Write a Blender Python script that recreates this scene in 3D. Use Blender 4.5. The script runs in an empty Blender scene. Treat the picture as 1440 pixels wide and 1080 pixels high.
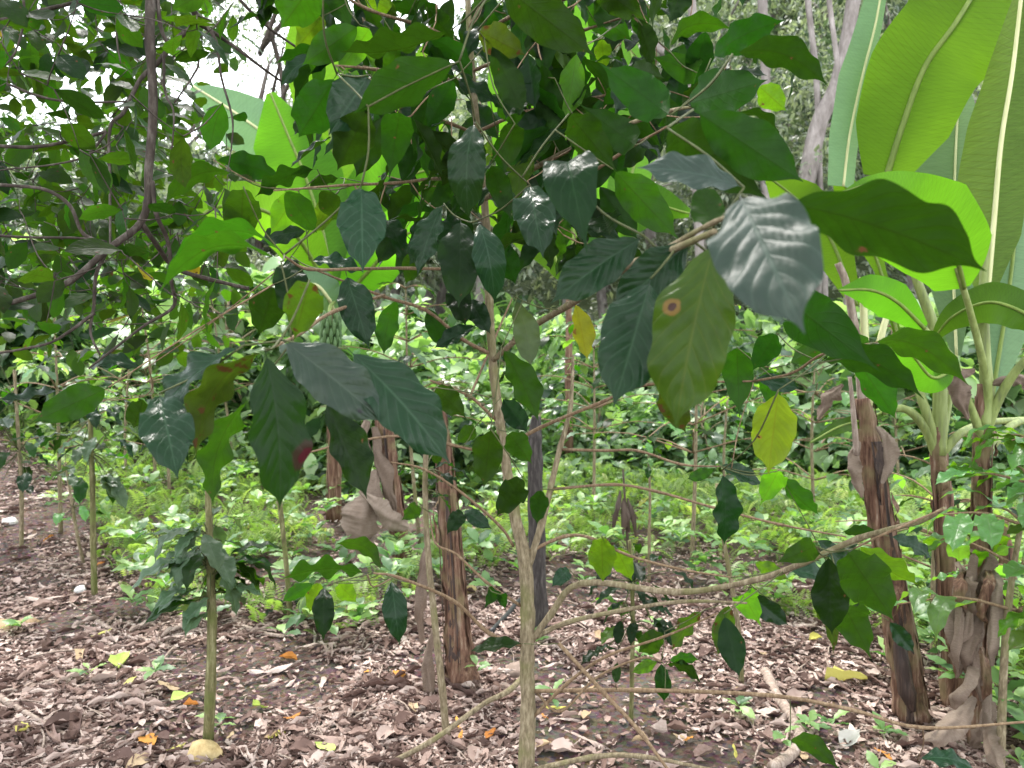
import bpy, math, random
import numpy as np
from mathutils import Vector, Matrix, noise

# ---------------------------------------------------------------- camera, sky, sun, exposure
scene = bpy.context.scene
C = scene.collection
F = 1082.0                                  # focal length in photo pixels (1440 wide)
CAM = Vector((0.0, 0.0, 1.45))
PITCH = math.atan(40 / F)                   # looking slightly down

cam_data = bpy.data.cameras.new('camera')
cam = bpy.data.objects.new('camera', cam_data)
C.objects.link(cam)
cam.location = CAM
cam.rotation_euler = (math.pi / 2 - PITCH, 0, 0)
cam_data.sensor_width = 36
cam_data.lens = 36 * F / 1440
cam_data.clip_start = 0.05
cam_data.clip_end = 600
cam_data.dof.use_dof = True
cam_data.dof.focus_distance = 1.8
cam_data.dof.aperture_fstop = 6.5
scene.camera = cam

SUN_EL, SUN_AZ = math.radians(58), math.radians(-25)   # azimuth from +Y towards -X: the light comes from ahead
world = bpy.data.worlds.new('World')
scene.world = world
world.use_nodes = True
wn, wl = world.node_tree.nodes, world.node_tree.links
bg = wn['Background']
sky = wn.new('ShaderNodeTexSky')
sky.sky_type = 'NISHITA'
sky.sun_disc = False
sky.sun_elevation = SUN_EL
sky.sun_rotation = SUN_AZ
cloud = wn.new('ShaderNodeTexNoise')
cloud.inputs['Scale'].default_value = 2.2
cloud.inputs['Detail'].default_value = 5
cr = wn.new('ShaderNodeValToRGB')
cr.color_ramp.elements[0].position = .3
cr.color_ramp.elements[0].color = (8.5, 9.0, 9.8, 1)
cr.color_ramp.elements[1].position = .7
cr.color_ramp.elements[1].color = (12.5, 12.8, 13.2, 1)
mixc = wn.new('ShaderNodeMix')
mixc.data_type = 'RGBA'
mixc.inputs['Factor'].default_value = .88            # overcast: thin cloud over nearly all the sky
tc = wn.new('ShaderNodeTexCoord')
wl.new(tc.outputs['Generated'], cloud.inputs['Vector'])
wl.new(cloud.outputs['Fac'], cr.inputs['Fac'])
wl.new(sky.outputs['Color'], mixc.inputs['A'])
wl.new(cr.outputs['Color'], mixc.inputs['B'])
wl.new(mixc.outputs['Result'], bg.inputs['Color'])
bg.inputs['Strength'].default_value = 0.13

sun_data = bpy.data.lights.new('sun', 'SUN')
sun_data.energy = 2.3
sun_data.angle = math.radians(9)
sun_data.color = (1.0, .96, .9)
sun = bpy.data.objects.new('sun', sun_data)
C.objects.link(sun)
sun_dir = Vector((math.sin(SUN_AZ) * math.cos(SUN_EL), math.cos(SUN_AZ) * math.cos(SUN_EL), math.sin(SUN_EL)))
sun.rotation_euler = (-sun_dir).to_track_quat('-Z', 'Y').to_euler()
sun.location = (0, 0, 30)

vs = scene.view_settings
vs.view_transform = 'Standard'
vs.look = 'None'
vs.gamma = 1
vs.use_curve_mapping = False
vs.exposure = 1.75
scene.render.engine = 'CYCLES'
cy = scene.cycles
cy.use_denoising = True
cy.max_bounces = 9
cy.diffuse_bounces = 5
cy.glossy_bounces = 3
cy.transmission_bounces = 6
cy.transparent_max_bounces = 6
cy.sample_clamp_indirect = 8

RS = random.Random(11)
NR = np.random.default_rng(5)

# ---------------------------------------------------------------- helpers
cP, sP = math.cos(PITCH), math.sin(PITCH)


def ray(px, py):
    x, y = (px - 720) / F, (540 - py) / F
    return Vector((x, cP + sP * y, y * cP - sP))


def at(px, py, d):
    """photo pixel at distance d along the view axis -> point in the place"""
    return CAM + ray(px, py) * d


def nz(x, y, z=0.0, s=1.0):
    return noise.noise(Vector((x * s, y * s, z)))


def sstep(a, b, x):
    t = min(1, max(0, (x - a) / (b - a)))
    return t * t * (3 - 2 * t)


def height(x, y):
    h = .035 * nz(x, y, 1, .9) + .02 * nz(x, y, 4, 2.7)
    h += .15 * max(0, -x - .8) * sstep(3.4, 8.5, y) * (1 - .6 * sstep(10, 20, y))
    a = x / max(y, .5)
    k = .10 + .50 * sstep(-.35, .45, a)
    far = max(0, y - 10)
    h += k * far * far / (far + 5) + .5 * nz(x, y, 9, .12) * sstep(9, 16, y)
    return h


def ground(px, py):
    r = ray(px, py)
    d = .8
    while d < 80:
        p = CAM + r * d
        if p.z <= height(p.x, p.y):
            return Vector((p.x, p.y, height(p.x, p.y)))
        d += .01 + d * .003
    return CAM + r * 80


def set_props(o, label=None, cat=None, group=None, kind=None):
    if label: o['label'] = label
    if cat: o['category'] = cat
    if group: o['group'] = group
    if kind: o['kind'] = kind
    return o


def mesh_np(name, V, Fc, mat, UV=None, rnd=None, smooth=True):
    V = np.asarray(V, dtype=np.float32)
    me = bpy.data.meshes.new(name)
    if isinstance(Fc, np.ndarray):
        n, k = Fc.shape
        loops = Fc.astype(np.int32).ravel()
        tot = np.full(n, k, np.int32)
    else:
        tot = np.array([len(f) for f in Fc], np.int32)
        loops = np.array([i for f in Fc for i in f], np.int32)
        n = len(Fc)
    me.vertices.add(len(V))
    me.vertices.foreach_set('co', V.ravel())
    me.loops.add(len(loops))
    me.loops.foreach_set('vertex_index', loops)
    me.polygons.add(n)
    st = np.zeros(n, np.int32)
    st[1:] = np.cumsum(tot)[:-1]
    me.polygons.foreach_set('loop_start', st)
    me.polygons.foreach_set('loop_total', tot)
    if smooth:
        me.polygons.foreach_set('use_smooth', np.ones(n, bool))
    if UV is not None:
        uvl = me.uv_layers.new(name='UVMap')
        uvl.data.foreach_set('uv', np.asarray(UV, np.float32)[loops].ravel())
    if rnd is not None:
        at_ = me.attributes.new('rnd', 'FLOAT', 'POINT')
        at_.data.foreach_set('value', np.asarray(rnd, np.float32))
    me.materials.append(mat)
    me.update(calc_edges=True)
    return me


def obj(name, me, parent=None):
    o = bpy.data.objects.new(name, me)
    C.objects.link(o)
    if parent is not None:
        o.parent = parent
        o.matrix_basis = Matrix.Translation(-root_of(parent))
    return o


def root_of(p):
    v = Vector((0, 0, 0))
    while p is not None:
        v += p.matrix_basis.translation
        p = p.parent
    return v


def put(o, M):
    """world matrix M for a child of unrotated, unscaled parents"""
    o.matrix_basis = Matrix.Translation(-root_of(o.parent)) @ M if o.parent else M


def thing(name, label, cat, loc, group=None):
    o = bpy.data.objects.new(name, None)
    o.empty_display_size = .1
    C.objects.link(o)
    o.location = loc
    return set_props(o, label, cat, group)


def smooth_path(P, n_per=6):
    P = [Vector(p) for p in P]
    if len(P) < 3:
        return [P[0].lerp(P[-1], i / n_per) for i in range(n_per + 1)]
    out = []
    Q = [P[0] * 2 - P[1]] + P + [P[-1] * 2 - P[-2]]
    for i in range(1, len(Q) - 2):
        a, b, c, d = Q[i - 1], Q[i], Q[i + 1], Q[i + 2]
        for k in range(n_per):
            t = k / n_per
            out.append(.5 * ((2 * b) + (c - a) * t + (2 * a - 5 * b + 4 * c - d) * t * t + (3 * b - a - 3 * c + d) * t ** 3))
    out.append(P[-1])
    return out


def tube_arrays(P, R, seg=8, rough=0.0, seed=0, cap=True):
    """swept tube along points P with radii R (list); returns V, F, UV"""
    n = len(P)
    V, UV, Fc = [], [], []
    up = Vector((.31, .2, .93))
    prev = None
    ln = 0
    for i in range(n):
        t = (P[min(i + 1, n - 1)] - P[max(i - 1, 0)])
        t = t.normalized() if t.length > 1e-9 else Vector((0, 0, 1))
        a = (prev - t * prev.dot(t)) if prev is not None else up.cross(t)
        if a.length < 1e-5:
            a = Vector((1, 0, 0)).cross(t)
        a.normalize()
        prev = a
        b = t.cross(a)
        if i: ln += (P[i] - P[i - 1]).length
        for k in range(seg):
            an = 2 * math.pi * k / seg
            r = R[i]
            if rough:
                r *= 1 + rough * noise.noise(Vector((math.cos(an) * 1.7, math.sin(an) * 1.7 + seed, i * .45)))
            V.append(P[i] + (a * math.cos(an) + b * math.sin(an)) * r)
            UV.append((k / seg, ln))
        if i:
            o = (i - 1) * seg
            for k in range(seg):
                k2 = (k + 1) % seg
                Fc.append((o + k, o + k2, o + seg + k2, o + seg + k))
    if cap:
        Fc.append(tuple(range(seg))[::-1])
        Fc.append(tuple(range((n - 1) * seg, n * seg)))
    return V, Fc, UV


def tube(name, P, R, mat, parent=None, seg=8, rough=0.0, n_per=6, seed=0, knots=0.0):
    """P control points, R control radii"""
    S = smooth_path(P, n_per)
    m = len(S)
    RR = []
    for i in range(m):
        u = i / max(1, m - 1) * (len(R) - 1)
        k = min(int(u), len(R) - 2) if len(R) > 1 else 0
        r = R[k] + (R[k + 1] - R[k]) * (u - k) if len(R) > 1 else R[0]
        if knots and i % n_per in (0,) and 0 < i < m - 1:
            r *= 1 + knots
        RR.append(r)
    V, Fc, UV = tube_arrays(S, RR, seg, rough, seed)
    return obj(name, mesh_np(name, V, Fc, mat, UV), parent)


class Merge:
    def __init__(s): s.V, s.F, s.U = [], [], []

    def add(s, V, Fc, UV):
        o = len(s.V)
        s.V += list(V); s.U += list(UV)
        s.F += [tuple(i + o for i in f) for f in Fc]

    def tube(s, P, R, seg=5, n_per=4, rough=0):
        S = smooth_path(P, n_per)
        m = len(S)
        RR = [np.interp(i / (m - 1), np.linspace(0, 1, len(R)), R) for i in range(m)]
        s.add(*tube_arrays(S, RR, seg, rough))

    def build(s, name, mat, parent=None): return obj(name, mesh_np(name, [tuple(v) for v in s.V], s.F, mat, s.U), parent)


# ---------------------------------------------------------------- materials
def new_mat(name):
    m = bpy.data.materials.new(name)
    m.use_nodes = True
    nt = m.node_tree
    for n in list(nt.nodes):
        if n.type != 'OUTPUT_MATERIAL':
            nt.nodes.remove(n)
    return m, nt, nt.nodes, nt.links, [n for n in nt.nodes if n.type == 'OUTPUT_MATERIAL'][0]


def math_node(N, L, op, a, b=None, c=None, clamp=False):
    n = N.new('ShaderNodeMath')
    n.operation = op
    n.use_clamp = clamp
    for i, v in enumerate((a, b, c)):
        if v is None: continue
        if isinstance(v, (int, float)): n.inputs[i].default_value = v
        else: L.new(v, n.inputs[i])
    return n.outputs[0]


def mix_col(N, L, f, a, b, mode='MIX'):
    n = N.new('ShaderNodeMix')
    n.data_type = 'RGBA'
    n.blend_type = mode
    for k, v in (('Factor', f), ('A', a), ('B', b)):
        s = n.inputs[k] if k == 'Factor' else [i for i in n.inputs if i.name == k and i.type == 'RGBA'][0]
        if isinstance(v, (int, float)): s.default_value = v
        elif isinstance(v, tuple): s.default_value = (*v, 1) if len(v) == 3 else v
        else: L.new(v, s)
    return [o for o in n.outputs if o.type == 'RGBA'][0]


def noise_node(N, L, vec, scale, detail=3, rough=.55):
    n = N.new('ShaderNodeTexNoise')
    n.inputs['Scale'].default_value = scale
    n.inputs['Detail'].default_value = detail
    n.inputs['Roughness'].default_value = rough
    if vec is not None: L.new(vec, n.inputs['Vector'])
    return n.outputs['Fac']


def ramp(N, L, fac, stops):
    n = N.new('ShaderNodeValToRGB')
    e = n.color_ramp.elements
    while len(e) < len(stops): e.new(.5)
    for i, (p, c) in enumerate(stops):
        e[i].position = p
        e[i].color = (*c, 1)
    L.new(fac, n.inputs['Fac'])
    return n.outputs['Color']


def rnd_fac(N, L):
    a = N.new('ShaderNodeAttribute')
    a.attribute_name = 'rnd'
    o = N.new('ShaderNodeObjectInfo')
    return math_node(N, L, 'FRACT', math_node(N, L, 'ADD', a.outputs['Fac'], o.outputs['Random']))


def leaf_mat(name, top, under, trans, tf=.4, rough=.32, veins=9, vein_col=None, stain=0, stain_col=(.10, .045, .02), var=.6, spec=.5, slant=.55, patch=None, streak=0):
    """two-sided leaf: glossy top, paler underside, light shining through"""
    m, nt, N, L, out = new_mat(name)
    uv = N.new('ShaderNodeUVMap')
    sep = N.new('ShaderNodeSeparateXYZ')
    L.new(uv.outputs['UV'], sep.inputs[0])
    u, v = sep.outputs[0], sep.outputs[1]
    au = math_node(N, L, 'ABSOLUTE', math_node(N, L, 'SUBTRACT', u, .5))
    mid = math_node(N, L, 'SUBTRACT', 1, math_node(N, L, 'MULTIPLY', au, 28), clamp=True)
    ph = math_node(N, L, 'MULTIPLY', math_node(N, L, 'SUBTRACT', v, math_node(N, L, 'MULTIPLY', au, slant)), veins)
    lat = math_node(N, L, 'PINGPONG', ph, .5)
    lat = math_node(N, L, 'SUBTRACT', 1, math_node(N, L, 'MULTIPLY', lat, 9), clamp=True)
    lat = math_node(N, L, 'MULTIPLY', lat, .62)
    vein = math_node(N, L, 'MAXIMUM', mid, lat)
    tco = N.new('ShaderNodeTexCoord').outputs['Object']
    r = rnd_fac(N, L)
    n1 = noise_node(N, L, tco, 4.5, 5, .65)
    shade = math_node(N, L, 'ADD', 1 - var * 1.05, math_node(N, L, 'MULTIPLY', math_node(N, L, 'ADD', math_node(N, L, 'MULTIPLY', r, .8), math_node(N, L, 'MULTIPLY', n1, 1.3)), var))
    vc = vein_col or tuple(min(1, c * 1.9 + .015) for c in top)
    base = mix_col(N, L, math_node(N, L, 'MULTIPLY', vein, .55), top, vc)
    geo = N.new('ShaderNodeNewGeometry')
    base = mix_col(N, L, geo.outputs['Backfacing'], base, mix_col(N, L, math_node(N, L, 'MULTIPLY', vein, .5), under, tuple(min(1, c * 1.5) for c in under)))
    hsv = N.new('ShaderNodeHueSaturation')
    hsv.inputs['Hue'].default_value = .5
    L.new(math_node(N, L, 'ADD', .485, math_node(N, L, 'MULTIPLY', r, .03)), hsv.inputs['Hue'])
    L.new(shade, hsv.inputs['Value'])
    L.new(base, hsv.inputs['Color'])
    base = hsv.outputs['Color']
    hs2 = N.new('ShaderNodeHueSaturation')
    L.new(shade, hs2.inputs['Value'])
    L.new(math_node(N, L, 'ADD', .485, math_node(N, L, 'MULTIPLY', r, .03)), hs2.inputs['Hue'])
    L.new(mix_col(N, L, math_node(N, L, 'MULTIPLY', vein, .8), trans, (trans[0] * .75, trans[1] * .52, trans[2] * .5)), hs2.inputs['Color'])
    tcol = hs2.outputs['Color']
    if streak:                               # fine parallel veins running out from the midrib
        mpv = N.new('ShaderNodeMapping')
        mpv.inputs['Scale'].default_value = (3.0, 130, 1)
        L.new(uv.outputs['UV'], mpv.inputs['Vector'])
        sn = noise_node(N, L, mpv.outputs[0], 1, 4, .7)
        sf = math_node(N, L, 'ADD', 1 - streak * .75, math_node(N, L, 'MULTIPLY', sn, streak * 1.5))
        cx = N.new('ShaderNodeCombineXYZ')
        for q in range(3): L.new(sf, cx.inputs[q])
        base = mix_col(N, L, 1.0, base, cx.outputs[0], 'MULTIPLY')
        tcol = mix_col(N, L, 1.0, tcol, cx.outputs[0], 'MULTIPLY')
    if stain:
        sp = noise_node(N, L, tco, 5.5, 4, .6)
        sm = N.new('ShaderNodeMapRange')
        sm.inputs['From Min'].default_value = 1 - stain
        sm.inputs['From Max'].default_value = 1 - stain + .05
        L.new(sp, sm.inputs['Value'])
        base = mix_col(N, L, sm.outputs[0], base, stain_col)
        tcol = mix_col(N, L, sm.outputs[0], tcol, stain_col)
    if patch:                                # a single diseased blotch at (u, v) of the blade
        pu, pv, pr, pc, ring = patch
        du = math_node(N, L, 'MULTIPLY', math_node(N, L, 'SUBTRACT', u, pu), .42)
        dv = math_node(N, L, 'SUBTRACT', v, pv)
        dd = math_node(N, L, 'SQRT', math_node(N, L, 'ADD', math_node(N, L, 'MULTIPLY', du, du), math_node(N, L, 'MULTIPLY', dv, dv)))
        dd = math_node(N, L, 'ADD', dd, math_node(N, L, 'MULTIPLY', math_node(N, L, 'SUBTRACT', noise_node(N, L, tco, 18, 3), .5), pr * 1.1))
        for rad, col in ((pr * 2.1, ring), (pr, pc)):
            mr = N.new('ShaderNodeMapRange')
            mr.inputs['From Min'].default_value = rad
            mr.inputs['From Max'].default_value = rad * .8
            L.new(dd, mr.inputs['Value'])
            base = mix_col(N, L, mr.outputs[0], base, col)
            tcol = mix_col(N, L, mr.outputs[0], tcol, tuple(c * 1.0 for c in col))
    p = N.new('ShaderNodeBsdfPrincipled')
    L.new(base, p.inputs['Base Color'])
    rr = mix_col(N, L, geo.outputs['Backfacing'], (rough,) * 3, (.55,) * 3)
    L.new(rr, p.inputs['Roughness'])
    p.inputs['Specular IOR Level'].default_value = spec
    bm = N.new('ShaderNodeBump')
    bm.inputs['Strength'].default_value = .2
    bm.inputs['Distance'].default_value = .02
    hgt = math_node(N, L, 'ADD', math_node(N, L, 'MULTIPLY', vein, -.6), math_node(N, L, 'MULTIPLY', noise_node(N, L, tco, 11, 2), .35))
    L.new(hgt, bm.inputs['Height'])
    L.new(bm.outputs[0], p.inputs['Normal'])
    t = N.new('ShaderNodeBsdfTranslucent')
    L.new(tcol, t.inputs['Color'])
    mx = N.new('ShaderNodeMixShader')
    mx.inputs[0].default_value = tf
    L.new(p.outputs[0], mx.inputs[1])
    L.new(t.outputs[0], mx.inputs[2])
    L.new(mx.outputs[0], out.inputs['Surface'])
    return m


def simple_leaf_mat(name, stops, trans_mul=(1.6, 1.9, .7), tf=.35, rough=.45):
    """many small leaves in one mesh: colour picked per leaf by its own random value"""
    m, nt, N, L, out = new_mat(name)
    r = rnd_fac(N, L)
    col = ramp(N, L, r, stops)
    p = N.new('ShaderNodeBsdfPrincipled')
    L.new(col, p.inputs['Base Color'])
    p.inputs['Roughness'].default_value = rough
    t = N.new('ShaderNodeBsdfTranslucent')
    L.new(mix_col(N, L, 1.0, col, trans_mul, 'MULTIPLY'), t.inputs['Color'])
    mx = N.new('ShaderNodeMixShader')
    mx.inputs[0].default_value = tf
    L.new(p.outputs[0], mx.inputs[1])
    L.new(t.outputs[0], mx.inputs[2])
    L.new(mx.outputs[0], out.inputs['Surface'])
    return m


def bark_mat(name, stops, scale=(60, 60, 8), rough=.85, bump=.5, dist=.004, moss=None):
    m, nt, N, L, out = new_mat(name)
    tco = N.new('ShaderNodeTexCoord').outputs['Object']
    mp = N.new('ShaderNodeMapping')
    mp.inputs['Scale'].default_value = scale
    L.new(tco, mp.inputs['Vector'])
    n = noise_node(N, L, mp.outputs[0], 1, 6, .65)
    mr = N.new('ShaderNodeMapRange')
    mr.inputs['From Min'].default_value = .28
    mr.inputs['From Max'].default_value = .72
    L.new(n, mr.inputs['Value'])
    col = ramp(N, L, mr.outputs[0], stops)
    if moss:
        mf = N.new('ShaderNodeMapRange')
        mf.inputs['From Min'].default_value = .5
        mf.inputs['From Max'].default_value = .66
        L.new(noise_node(N, L, tco, 9, 4), mf.inputs['Value'])
        col = mix_col(N, L, math_node(N, L, 'MULTIPLY', mf.outputs[0], .7), col, moss)
    p = N.new('ShaderNodeBsdfPrincipled')
    L.new(col, p.inputs['Base Color'])
    p.inputs['Roughness'].default_value = rough
    p.inputs['Specular IOR Level'].default_value = .25
    bm = N.new('ShaderNodeBump')
    bm.inputs['Strength'].default_value = bump
    bm.inputs['Distance'].default_value = dist
    L.new(n, bm.inputs['Height'])
    L.new(bm.outputs[0], p.inputs['Normal'])
    L.new(p.outputs[0], out.inputs['Surface'])
    return m


def dry_mat(name, stops, tf=.12, tscale=9, rough=.8, fibres=False):
    m, nt, N, L, out = new_mat(name)
    r = rnd_fac(N, L)
    tco = N.new('ShaderNodeTexCoord').outputs['Object']
    n = noise_node(N, L, tco, tscale, 5, .6)
    if fibres:
        uv = N.new('ShaderNodeUVMap')
        mp = N.new('ShaderNodeMapping')
        mp.inputs['Scale'].default_value = (5, 90, 1)
        L.new(uv.outputs['UV'], mp.inputs['Vector'])
        n2 = noise_node(N, L, mp.outputs[0], 1, 4, .7)
        n = math_node(N, L, 'ADD', math_node(N, L, 'MULTIPLY', n, .4), math_node(N, L, 'MULTIPLY', n2, .6))
        f = math_node(N, L, 'ADD', math_node(N, L, 'MULTIPLY', r, .3), math_node(N, L, 'MULTIPLY', math_node(N, L, 'SUBTRACT', n, .15), .95), clamp=True)
    else:
        f = math_node(N, L, 'ADD', math_node(N, L, 'MULTIPLY', r, .75), math_node(N, L, 'MULTIPLY', n, .3), clamp=True)
    col = ramp(N, L, f, stops)
    p = N.new('ShaderNodeBsdfPrincipled')
    L.new(col, p.inputs['Base Color'])
    p.inputs['Roughness'].default_value = rough
    p.inputs['Specular IOR Level'].default_value = .3
    bm = N.new('ShaderNodeBump')
    bm.inputs['Strength'].default_value = .5
    bm.inputs['Distance'].default_value = .004
    L.new(n, bm.inputs['Height'])
    L.new(bm.outputs[0], p.inputs['Normal'])
    t = N.new('ShaderNodeBsdfTranslucent')
    L.new(col, t.inputs['Color'])
    mx = N.new('ShaderNodeMixShader')
    mx.inputs[0].default_value = tf
    L.new(p.outputs[0], mx.inputs[1])
    L.new(t.outputs[0], mx.inputs[2])
    L.new(mx.outputs[0], out.inputs['Surface'])
    return m


M = {}
M['dark'] = leaf_mat('coffee_leaf_dark', (.0048, .0155, .0050), (.011, .030, .005), (.024, .086, .0022), .40, .34, stain=.30, spec=0.11, vein_col=(.022, .052, .018))
M['mid'] = leaf_mat('coffee_leaf_mid', (.009, .026, .006), (.019, .047, .007), (.043, .14, .003), .48, .38, stain=.30, spec=0.14)
M['lime'] = leaf_mat('coffee_leaf_young', (.04, .09, .010), (.055, .12, .012), (.14, .33, .007), .58, .38, stain=.33, spec=0.2)
M['gray'] = leaf_mat('coffee_leaf_glossy', (.0075, .026, .0100), (.014, .036, .007), (.020, .066, .003), .24, .30, spec=0.17, vein_col=(.040, .085, .042))
M['silver'] = leaf_mat('coffee_leaf_sky_sheen', (.010, .026, .016), (.014, .034, .008), (.018, .058, .003), .20, .47, spec=0.36, vein_col=(.05, .085, .06))
M['olive'] = leaf_mat('coffee_leaf_olive', (.020, .036, .006), (.033, .052, .008), (.066, .13, .004), .5, .4, stain=.4, stain_col=(.07, .035, .01), spec=0.14)
M['yellow'] = leaf_mat('coffee_leaf_yellowing', (.13, .145, .012), (.16, .17, .016), (.32, .34, .012), .5, .4, stain=.38, stain_col=(.2, .10, .02), spec=0.2)
M['pale'] = leaf_mat('coffee_leaf_pale', (.055, .095, .05), (.075, .115, .05), (.11, .21, .03), .35, .38, spec=0.25)
M['spot_yellow'] = leaf_mat('coffee_leaf_yellow_spotted', (.10, .14, .011), (.12, .155, .015), (.24, .33, .012), .5, .4, patch=(.18, .62, .016, (.04, .016, .012), (.26, .19, .03)), spec=0.2)
M['spot_green'] = leaf_mat('coffee_leaf_green_spotted', (.030, .070, .009), (.04, .08, .012), (.075, .185, .006), .34, .36, vein_col=(.10, .15, .022), spec=0.16, patch=(.80, .40, .024, (.05, .026, .02), (.15, .095, .025)))
M['blotch'] = leaf_mat('coffee_leaf_red_blotch', (.006, .017, .0055), (.012, .03, .006), (.022, .075, .002), .34, .36, spec=0.12, patch=(.06, .68, .05, (.050, .010, .013), (.03, .02, .012)))
M['hole'] = leaf_mat('coffee_leaf_dark_spot', (.016, .033, .021), (.024, .05, .012), (.036, .085, .006), .25, .36, spec=0.3, vein_col=(.055, .085, .055), patch=(.72, .80, .016, (.003, .003, .003), (.012, .022, .012)))
M['fresh'] = leaf_mat('coffee_leaf_fresh', (.075, .175, .055), (.10, .21, .05), (.26, .55, .03), .42, .32, spec=0.4, vein_col=(.16, .27, .11))
M['canopy'] = leaf_mat('canopy_leaf', (.010, .025, .005), (.020, .046, .008), (.062, .155, .004), .48, .42, veins=7, var=.8, stain=.32, spec=0.14)
M['canopy_y'] = leaf_mat('canopy_leaf_yellow', (.16, .145, .012), (.18, .16, .016), (.36, .29, .016), .5, .4, veins=7, stain=.42, stain_col=(.11, .055, .012), spec=0.2)
M['banana'] = leaf_mat('banana_leaf', (.048, .11, .010), (.065, .13, .015), (.15, .37, .012), .62, .42, veins=60, slant=.15, var=.25, vein_col=(.05, .12, .013), spec=0.14, streak=.4)
M['banana_pale'] = leaf_mat('banana_leaf_pale', (.11, .19, .11), (.135, .225, .12), (.18, .33, .085), .38, .4, veins=60, slant=.15, var=.2, vein_col=(.12, .19, .11), spec=0.2, streak=.4)
M['banana_mid'] = leaf_mat('banana_leaf_mid', (.028, .078, .012), (.055, .115, .022), (.115, .28, .010), .5, .4, veins=60, slant=.15, var=.25, vein_col=(.035, .08, .013), streak=.45, spec=0.16)
M['banana_strip'] = leaf_mat('banana_leaf_folded', (.055, .10, .022), (.075, .125, .03), (.18, .30, .026), .45, .42, veins=44, slant=.1, var=.25, vein_col=(.085, .14, .035), spec=0.16, streak=.7)
M['midrib'] = bark_mat('banana_midrib', [(0, (.085, .135, .02)), (1, (.17, .23, .045))], (30, 30, 4), .5, .2)
M['midrib_pale'] = bark_mat('banana_midrib_pale', [(0, (.42, .42, .20)), (1, (.6, .6, .34))], (30, 30, 4), .5, .2)
M['petiole'] = bark_mat('banana_petiole', [(0, (.10, .12, .05)), (.5, (.19, .23, .07)), (1, (.28, .33, .13))], (40, 40, 5), .5, .3)
M['bark'] = bark_mat('coffee_bark', [(0, (.070, .053, .031)), (.5, (.175, .138, .083)), (1, (.32, .27, .18))], (110, 110, 30), .85, .7, .003, moss=(.13, .13, .045))
M['twig'] = bark_mat('coffee_twig_bark', [(0, (.085, .05, .027)), (.5, (.165, .108, .062)), (1, (.27, .20, .125))], (120, 120, 40), .75, .5, .002)
M['twig_green'] = bark_mat('green_twig', [(0, (.035, .042, .014)), (1, (.085, .095, .032))], (120, 120, 40), .6, .3, .002)
M['darkbark'] = bark_mat('dark_branch_bark', [(0, (.022, .017, .014)), (.5, (.05, .038, .03)), (1, (.13, .11, .095))], (50, 50, 16), .85, .6, .004)
M['mossbark'] = bark_mat('sapling_bark', [(0, (.05, .045, .02)), (.5, (.12, .11, .045)), (1, (.26, .24, .13))], (70, 70, 14), .85, .6, .003, moss=(.10, .12, .03))
M['palebark'] = bark_mat('pale_tree_bark', [(0, (.10, .085, .075)), (.5, (.19, .165, .15)), (1, (.32, .285, .265))], (9, 9, 3), .9, .5, .02)
M['greytrunk'] = bark_mat('grey_weathered_bark', [(0, (.014, .012, .011)), (.5, (.042, .036, .033)), (1, (.105, .092, .085))], (80, 80, 12), .85, .6, .005)
M['sheath'] = bark_mat('dead_banana_sheath', [(0, (.022, .011, .008)), (.3, (.072, .034, .021)), (.6, (.145, .078, .050)), (.82, (.225, .15, .105)), (1, (.32, .26, .2))], (70, 70, 4.5), .75, .8, .006, moss=(.155, .125, .06))
M['sheath_dark'] = bark_mat('rotting_banana_core', [(0, (.012, .008, .007)), (.5, (.04, .025, .02)), (1, (.12, .08, .06))], (60, 60, 4.5), .55, .6, .006)
M['drybanana'] = dry_mat('dried_banana_leaf', [(0, (.06, .038, .028)), (.4, (.135, .095, .07)), (.7, (.24, .185, .145)), (1, (.36, .30, .25))], .15, 22, .75, True)
M['litter'] = dry_mat('dead_leaf', [(0, (.047, .027, .021)), (.25, (.108, .063, .051)), (.5, (.20, .128, .104)), (.72, (.32, .23, .195)), (.88, (.46, .365, .32)), (1, (.60, .52, .465))], .1)
M['orange'] = dry_mat('orange_dead_leaf', [(0, (.40, .14, .03)), (1, (.60, .30, .06))], .2)
M['yellowdead'] = dry_mat('yellow_fallen_leaf', [(0, (.36, .32, .06)), (1, (.62, .58, .20))], .2)
M['limedead'] = dry_mat('lime_fallen_leaf', [(0, (.26, .34, .05)), (1, (.46, .56, .16))], .2)
M['tan'] = dry_mat('tan_fallen_leaf', [(0, (.30, .20, .11)), (1, (.52, .40, .26))], .15)
M['bleached'] = dry_mat('bleached_leaf', [(0, (.36, .32, .28)), (1, (.62, .59, .54))], .15)
M['stick'] = bark_mat('dead_stick', [(0, (.12, .085, .065)), (.5, (.25, .19, .155)), (1, (.42, .35, .30))], (60, 60, 14), .9, .6, .003)
M['stone_y'] = bark_mat('yellow_stone', [(0, (.20, .13, .06)), (.4, (.38, .28, .13)), (1, (.52, .41, .22))], (30, 30, 30), .85, .6, .004, moss=(.16, .12, .06))
M['stone_w'] = bark_mat('white_stone', [(0, (.45, .42, .40)), (1, (.68, .66, .63))], (20, 20, 20), .8, .4, .004)
M['stone_b'] = bark_mat('brown_stone', [(0, (.14, .10, .08)), (1, (.28, .21, .17))], (20, 20, 20), .85, .4, .004)
M['pipe'] = bark_mat('black_pipe', [(0, (.012, .012, .013)), (1, (.03, .03, .032))], (20, 20, 20), .45, .1, .001)
M['fern'] = simple_leaf_mat('fern_frond', [(0, (.075, .14, .03)), (.4, (.19, .29, .06)), (.8, (.34, .43, .12)), (1, (.46, .48, .18))], trans_mul=(1.4, 1.6, .8), tf=.42)
M['weed'] = simple_leaf_mat('weed_leaf', [(0, (.04, .10, .035)), (.5, (.13, .24, .08)), (1, (.28, .40, .14))], tf=.38)
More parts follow.
